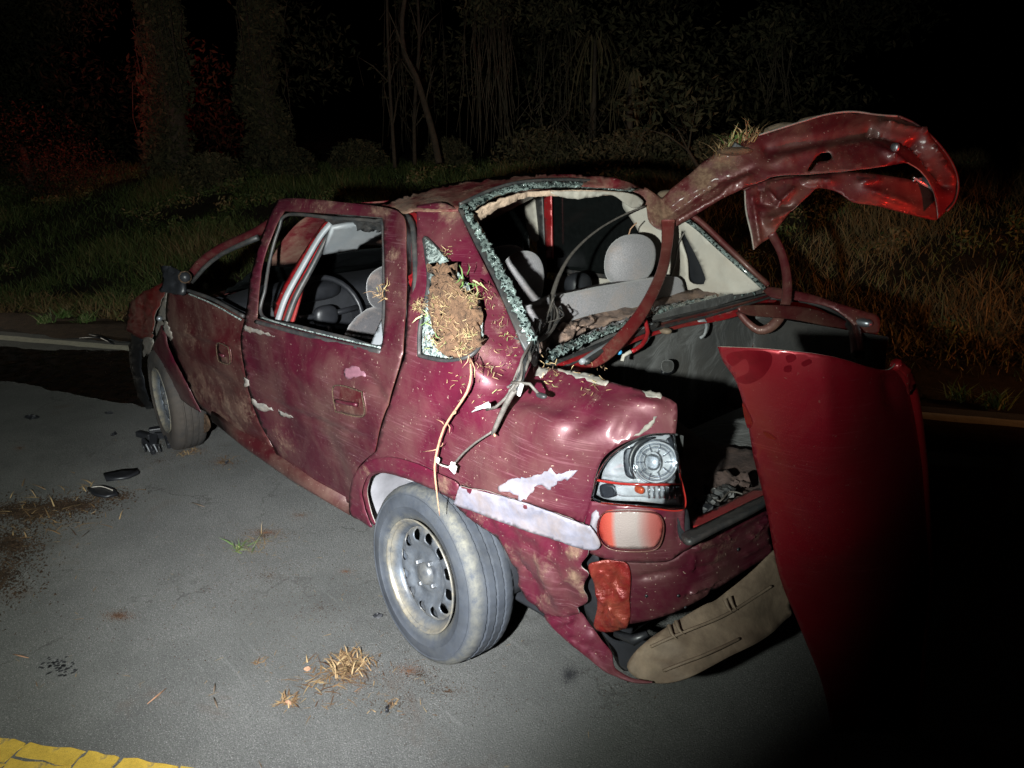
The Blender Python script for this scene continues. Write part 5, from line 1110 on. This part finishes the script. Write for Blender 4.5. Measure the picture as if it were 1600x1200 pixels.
# ------------------------------------------------------------------ things on and about the car
# soil lump with roots in the quarter window
sp = empty('soil_lump', W(705, 520, 'y', .78), 'clod of brown soil and dry grass jammed in the broken quarter window', 'soil')
slS = Surf([(664, 372, 'y', .635), (750, 500, 'y', .725), (656, 556, 'y', .785), (740, 560, 'y', .765), (700, 450, 'y', .718)])
panel('soil', [(680, 420), (702, 416), (718, 444), (736, 470), (748, 505), (750, 532), (736, 552), (712, 558), (694, 550), (680, 520), (672, 490), (676, 450)], slS, M_['soil'], sp, (), 3, .03, dent=.016, dfreq=12, crumple=.022, cfreq=45, off=.002)
def strands(name, spots, surf, n, L, wid, mat, parent, off=.03, tmin=0, tmax=1):
    V = []; T = []; F = []
    for (x, y, r_) in spots:
        for i in range(n):
            q = (x+rng.normal(0, r_*.5), y+rng.normal(0, r_*.5)); p = surf.at(q, rng.uniform(off*.5, off*1.4))[0]
            d = rng.normal(0, 1, 3); d /= np.linalg.norm(d); l = L*rng.uniform(.3, 1); s_ = np.cross(d, fw); s_ = s_/np.linalg.norm(s_)*wid*rng.uniform(.5, 1); m = p+d*l*.5+rng.normal(0, l*.12, 3); e = p+d*l
            b = len(V); V += [p-s_, p+s_, m+s_, m-s_, e]; F += [(b, b+1, b+2), (b, b+2, b+3), (b+3, b+2, b+4)]; T += [rng.uniform(tmin, tmax)]*5
    o = mk(name, V, np.array(F), mat, parent, smooth=False, attrs={'tint': T}); o['kind'] = 'stuff'; return o
strands('dry_grass', [(690, 478, 16), (700, 510, 22), (735, 520, 16), (690, 530, 18), (725, 545, 12), (742, 470, 12), (660, 480, 8), (715, 455, 14)], slS, 62, .032, .0009, M_['straw'], sp, .014)
strands('green_grass', [(668, 500, 10), (750, 448, 8), (684, 540, 10), (735, 440, 10)], slS, 6, .045, .0022, M_['grass_green'], sp, .02)
o = strands('stray_straw', [(780, 500, 20), (790, 540, 26), (760, 470, 18), (770, 580, 30), (740, 600, 40), (860, 590, 26), (930, 600, 30), (700, 400, 12)], qS, 26, .022, .0010, M_['straw'], None, .012)
o2 = strands('stray_grass_shards', [(605, 455, 8), (600, 465, 8)], dS, 12, .045, .0016, M_['straw'], None, .02)
# hanging root
rp = [(734, 560, .80), (736, 585, .82), (730, 612, .84), (712, 640, .85), (694, 668, .858), (684, 700, .862), (679, 730, .865), (682, 765, .862), (687, 806, .86)]
ro = empty('hanging_root', W(734, 560, 'y', .8), 'long thin brown root hanging down the rear wing to the tyre', 'root')
tube('main_root', [W(x, y, 'y', v) for x, y, v in rp], [.0025, .0035, .0032, .0035, .0028, .001], M_['root'], ro, 6, .03)
for (x0, y0, x1, y1) in ((735, 560, 742, 590), (694, 664, 682, 655), (698, 660, 702, 676), (684, 702, 660, 706), (684, 700, 692, 692), (733, 555, 722, 575), (712, 640, 706, 650)):
    tube('rootlet', [W(x0, y0, 'y', .85), W((x0+x1)/2+3, (y0+y1)/2, 'y', .858), W(x1, y1, 'y', .86)], [.002, .0008], M_['root'], ro, 5)
# grass clump on the lid
gc = empty('grass_clump', lidS.at((1145, 232), .0)[0], 'uprooted tuft of grass with soil lying on the raised boot lid', 'grass tuft')
P0 = lidS.at((1148, 232), .0)[0]
n = 170; pts = np.array([lidS.at((rng.uniform(1118, 1180), 0), 0)[0] for _ in range(1)]); pts = []
for i in range(n):
    x = rng.uniform(1112, 1184); y = np.interp(x, [1109, 1148, 1184], [250, 232, 214])+rng.uniform(-4, 8); pts.append(lidS.at((x, y), rng.uniform(-.02, .02))[0])
o = blades('dry_blades', np.array(pts), rng.uniform(.03, .11, n), rng.uniform(.001, .0035, n), rng.uniform(.2, .95, n), M_['straw'], .9, gc); o['kind'] = 'stuff'
n = 12; o = blades('green_blades', np.array([lidS.at((1146+rng.uniform(-14, 14), 228), .0)[0] for i in range(n)]), rng.uniform(.06, .11, n), rng.uniform(.003, .006, n), rng.uniform(0, 1, n), M_['grass_green'], .6, gc); o['kind'] = 'stuff'
puff('soil', lidS.at((1148, 236), .0)[0], (.07, .06, .018), M_['soil'], gc, e=2)
pb = boxo('plastic_shard', lidS.at((1153, 236), .02)[0], (.045, .02, .03), M_['plastic'], None, rz=.7, tilt=.5, bev=.004); tag(pb, 'black square plastic shard stuck in the grass on the boot lid', 'shard')
# small root over the head rest
r2 = tube('small_root', aS([(995, 348, 'y', -.28), (985, 358, 'y', -.26), (982, 368, 'y', -.26), (986, 374, 'y', -.26)]), .0025, M_['root'], None, 5, .02); tag(r2, 'short twisted root lying on top of the right rear head rest', 'root')
# broken upright skin of the boot lid
kA = [(1121, 541, 'd', 1.575), (1180, 545, 'd', 1.515), (1290, 553, 'd', 1.47), (1350, 560, 'd', 1.50), (1405, 568, 'd', 1.575), (1165, 700, 'd', 1.69), (1310, 700, 'd', 1.565), (1445, 720, 'd', 1.71), (1200, 850, 'd', 1.80), (1330, 850, 'd', 1.70), (1453, 850, 'd', 1.81), (1300, 1140, 'z', .01), (1370, 1142, 'd', 2.10), (1430, 1146, 'z', .01)]
kS = Surf(kA)
k_out = [(1121, 542), (1121, 542), (1160, 543), (1202, 545), (1279, 553), (1320, 562), (1360, 574), (1388, 578), (1398, 568), (1398, 568), (1412, 584), (1428, 623), (1442, 716), (1447, 778), (1452, 856), (1454, 908), (1447, 985), (1440, 1063), (1430, 1148), (1430, 1148), (1300, 1144), (1300, 1144), (1285, 1070), (1250, 980), (1217, 897), (1197, 794), (1178, 716), (1166, 649), (1150, 597), (1130, 566)]
skin = panel('boot_lid_skin', k_out, kS, M_['paint_lid'], None, (), 8, .003, rim=M_['primer'], dent=.003, dfreq=4, creases=[(1286, 548, 1296, 700, 14, .005), (1385, 580, 1400, 640, 10, -.012), (1178, 700, 1210, 760, 10, .003), (1130, 600, 1180, 760, 7, .002)])
tag(skin, 'torn-off glossy red boot lid skin standing on end at the right', 'car panel')
sk2 = tube('folded_lip', kS.at(catmull([(1398, 568), (1412, 584), (1428, 623), (1442, 716), (1447, 778), (1452, 856), (1454, 908), (1447, 985), (1440, 1063), (1430, 1145)], 8, False), .002), [.012, .008, .006, .006, .005], M_['paint_red'], skin, 7)
for pts in ([(1390, 568), (1400, 564), (1414, 600), (1410, 615), (1398, 590)],):
    panel('torn_corner', pts, kS, M_['paint_red'], skin, (), 4, .003, off=.018, crumple=.02)
def m_dull():
    s = NT('water_mark'); s.set(color=s.mix(s.ramp(s.noise(30, 4), (.3, 0), (.7, 1)), (.16, .004, .010), (.22, .006, .015)), rough=.36, metal=.7, coat=.6); return s.m
dull = m_dull()
for pts in ([(1135, 556), (1158, 548), (1200, 549), (1206, 566), (1190, 590), (1165, 600), (1150, 592), (1170, 580), (1165, 560), (1145, 572)], [(1228, 556), (1240, 552), (1244, 560), (1232, 566)], [(1226, 572), (1236, 570), (1236, 580), (1226, 580)], [(1252, 566), (1264, 560), (1268, 566), (1256, 572)], [(1192, 674), (1202, 676), (1214, 686), (1202, 684)], [(1160, 630), (1168, 640), (1176, 662), (1168, 668)]):
    panel('water_mark', pts, kS, dull, skin, (), 4, 0, off=.0012, like=skin)

# ------------------------------------------------------------------ debris on the road
def G(x, y, z=.003): return W(x, y, 'z', z)
tuft('grass_tuft', G(378, 855), 26, .075, .004, M_['grass_green'], 'bright green uprooted grass tuft on the asphalt between the doors and the yellow line', spread=.018, lean=1.8)
o = tuft('dry_stems', G(400, 850), 40, .07, .0016, M_['straw'], 'thin dry stems scattered beside the green grass tuft', 'twigs', spread=.045, lean=4); o['kind'] = 'stuff'
def drypile(name, x, y, n, L, sp_, label, lean=2.6, wid=.0035, cat='dry leaves'):
    o = tuft(name, G(x, y), n, L, wid, M_['straw'], label, cat, spread=sp_, lean=lean, tmin=.0, tmax=.85)
    if sp_ > .03 or n < 40: o['kind'] = 'stuff'
    return o
drypile('dry_leaf_pile', 545, 1042, 170, .06, .032, 'largest heap of dry brown leaves and stems near the rear wheel', 1.8)
drypile('dry_leaf_pile', 450, 1095, 60, .035, .016, 'small strip of dry needles in front of the larger heap')
drypile('dry_leaf_pile', 520, 1062, 90, .055, .06, 'loose stems spread flat around the large leaf heap', 6)
drypile('dry_leaf_pile', 405, 1035, 16, .025, .012, 'tiny dark sprig left of the leaf heap', 3)
drypile('dry_leaf_pile', 60, 805, 200, .08, .16, 'wide scatter of dry stalks on the soil at the left edge', 3.5)
drypile('dry_leaf_pile', 355, 722, 34, .04, .035, 'dark reddish needles on the asphalt beside the sill', 5)
drypile('dry_leaf_pile', 295, 706, 50, .05, .03, 'brown needle strip just below the front tyre', 4)
drypile('dry_leaf_pile', 610, 1105, 24, .02, .02, 'few dark fragments below the rear tyre', 3)
n = 520; pp = []; 
for (x, y, rx, ry, k) in [(420, 900, 560, 240, 200), (545, 1055, 130, 50, 120), (400, 850, 70, 24, 70), (60, 820, 120, 60, 90), (300, 700, 200, 30, 40)]:
    pp += [G(x+rng.normal(0, rx*.5), y+rng.normal(0, ry*.5), .004) for _ in range(k)]
tag(blades('scattered_straw', np.array(pp), rng.uniform(.008, .035, n), rng.uniform(.0007, .0018, n), rng.uniform(0, .9, n), M_['straw'], 9, droop=.02), kind='stuff')
def shard(name, pts, z, mat, label, cat, cr=.01, thick=.012):
    P = [(x, y, 'z', z) for x, y in pts]
    o = panel(name, pts, Surf([(pts[0][0], pts[0][1], 'z', z+.01), (pts[len(pts)//3][0], pts[len(pts)//3][1], 'z', z), (pts[2*len(pts)//3][0], pts[2*len(pts)//3][1], 'z', z+.012)]), M_[mat], None, (), 4, thick, crumple=cr, cfreq=20, raw=True)
    return tag(o, label, cat)
shard('plastic_shard', [(162, 740), (190, 734), (214, 732), (218, 738), (200, 746), (166, 750)], .02, 'plastic', 'flat black rectangular plastic shard on the asphalt', 'shard')
shard('plastic_shard', [(136, 762), (160, 758), (178, 762), (184, 772), (165, 776), (146, 772)], .02, 'plastic', 'curled black plastic piece with a pale edge below the flat shard', 'shard')
tube('trim_strip', [G(140, 762, .03), G(158, 760, .035), G(176, 766, .03)], .003, M_['straw'] if False else M_['cream'], bpy.data.objects['plastic_shard.001'] if 'plastic_shard.001' in bpy.data.objects else None, 5, .01)
# broken grille lump by the front wheel
gr = empty('broken_grille', G(238, 695), 'broken black plastic grille lump lying by the front tyre', 'wreckage')
for k, (x, y, sx, sy, a) in enumerate([(225, 680, .12, .03, .3), (240, 690, .10, .04, -.4), (252, 680, .08, .03, .8), (232, 698, .14, .02, .1), (246, 672, .09, .05, 1.2), (262, 690, .09, .02, -.2)]):
    boxo('broken_piece', G(x, y, .03+.01*(k % 3)), (sx, sy, .035), M_['plastic'], gr, rz=a, tilt=.3*(k % 2), bev=.006)
for k in range(5):
    tube('grille_bar', [G(222+k*6, 694, .06), G(228+k*6, 706, .015)], .004, M_['greyplastic'] if k % 2 else M_['plastic'], gr, 5)
for k, (x, y, s_, lb) in enumerate([(170, 645, .05, 'small black flake on the asphalt nearest the dark patch'), (50, 652, .09, 'dark crumpled scrap at the left on the asphalt'), (355, 722, .03, 'dark bead left of the sill on the asphalt'), (178, 678, .05, 'thin black fragment left of the grille lump'),
                                    (590, 962, .028, 'dark seed pod beside the rear tyre'), (605, 1108, .022, 'small black chip below the leaf heap'), (450, 1098, .02, 'tiny chip on the dry needles'), (480, 1045, .02, 'pale husk left of the leaf heap')]):
    V, F = puff(None, G(x, y, .006), (s_*.6, s_*.25, .008), None, rz=rng.uniform(0, 3), e=2, n=10, m=6); V = np.array(V)+rng.normal(0, s_*.06, (len(V), 3)); V[:, 2] = np.abs(V[:, 2])
    tag(mk('debris_scrap', V, F, M_['plastic'] if k < 6 else M_['root'], smooth=False), lb, 'debris')
# flat leaves and twigs
for k, (x0, y0, x1, y1, lb) in enumerate([(336, 1068, 334, 1082, 'upper of two short green stems left of the leaf heap'), (334, 1090, 340, 1106, 'lower of two short green stems left of the leaf heap'), (300, 785, 320, 792, 'straw in front of the rear door'), (230, 1100, 260, 1075, 'long thin twig near the yellow line'),
                                            (20, 1022, 45, 1028, 'thin twig near the left edge of the road'), (470, 668, 500, 672, 'pale wooden sliver under the front door sill'), (245, 672, 300, 676, 'long pale splinter beside the front tyre'), (1480, 915, 1492, 925, 'small pale scrap right of the standing panel')]):
    tag(tube('twig', [G(x0, y0, .006), G((x0+x1)/2, (y0+y1)/2, .010), G(x1, y1, .005)], [.0015, .003, .001], M_['grass_stem'] if 'grass_stem' in M_ else (M_['root'] if k in (3, 4) else M_['beige']), None, 5), lb, 'twig')
# dark footprint of leaf flakes
fp = []
for i in range(60):
    a = rng.uniform(0, 6.28); r_ = rng.uniform(0, 1)**.6; p = G(93+32*r_*math.cos(a), 1041+16*r_*math.sin(a), .002)
    m = [(p+np.array([math.cos(b)*rng.uniform(.003, .007), math.sin(b)*rng.uniform(.003, .007), .002])) for b in np.linspace(0, 6.28, 6, endpoint=False)]
    fp.append((m, [tuple(range(6))]))
tag(mk('pressed_mud_mark', *join(fp), M_['bitumen'], smooth=False), kind='stuff')
# black strips on the white line far left
for k, (x0, y0, x1, y1) in enumerate([(125, 528, 180, 532), (140, 522, 178, 538)]):
    tag(tube('torn_strip', [G(x0, y0, .02), G((x0+x1)/2, (y0+y1)/2-3, .05), G(x1, y1, .02)], [.01, .02, .008], M_['plastic'], None, 6, .1, flat=.5), ['longer black rubber strip lying across the white line', 'shorter black rubber strip lying across the white line'][k], 'rubber strip', 'torn strips on the white line')
for n_ in ('stray_straw', 'stray_grass_shards'):
    bpy.data.objects[n_]['kind'] = 'stuff'
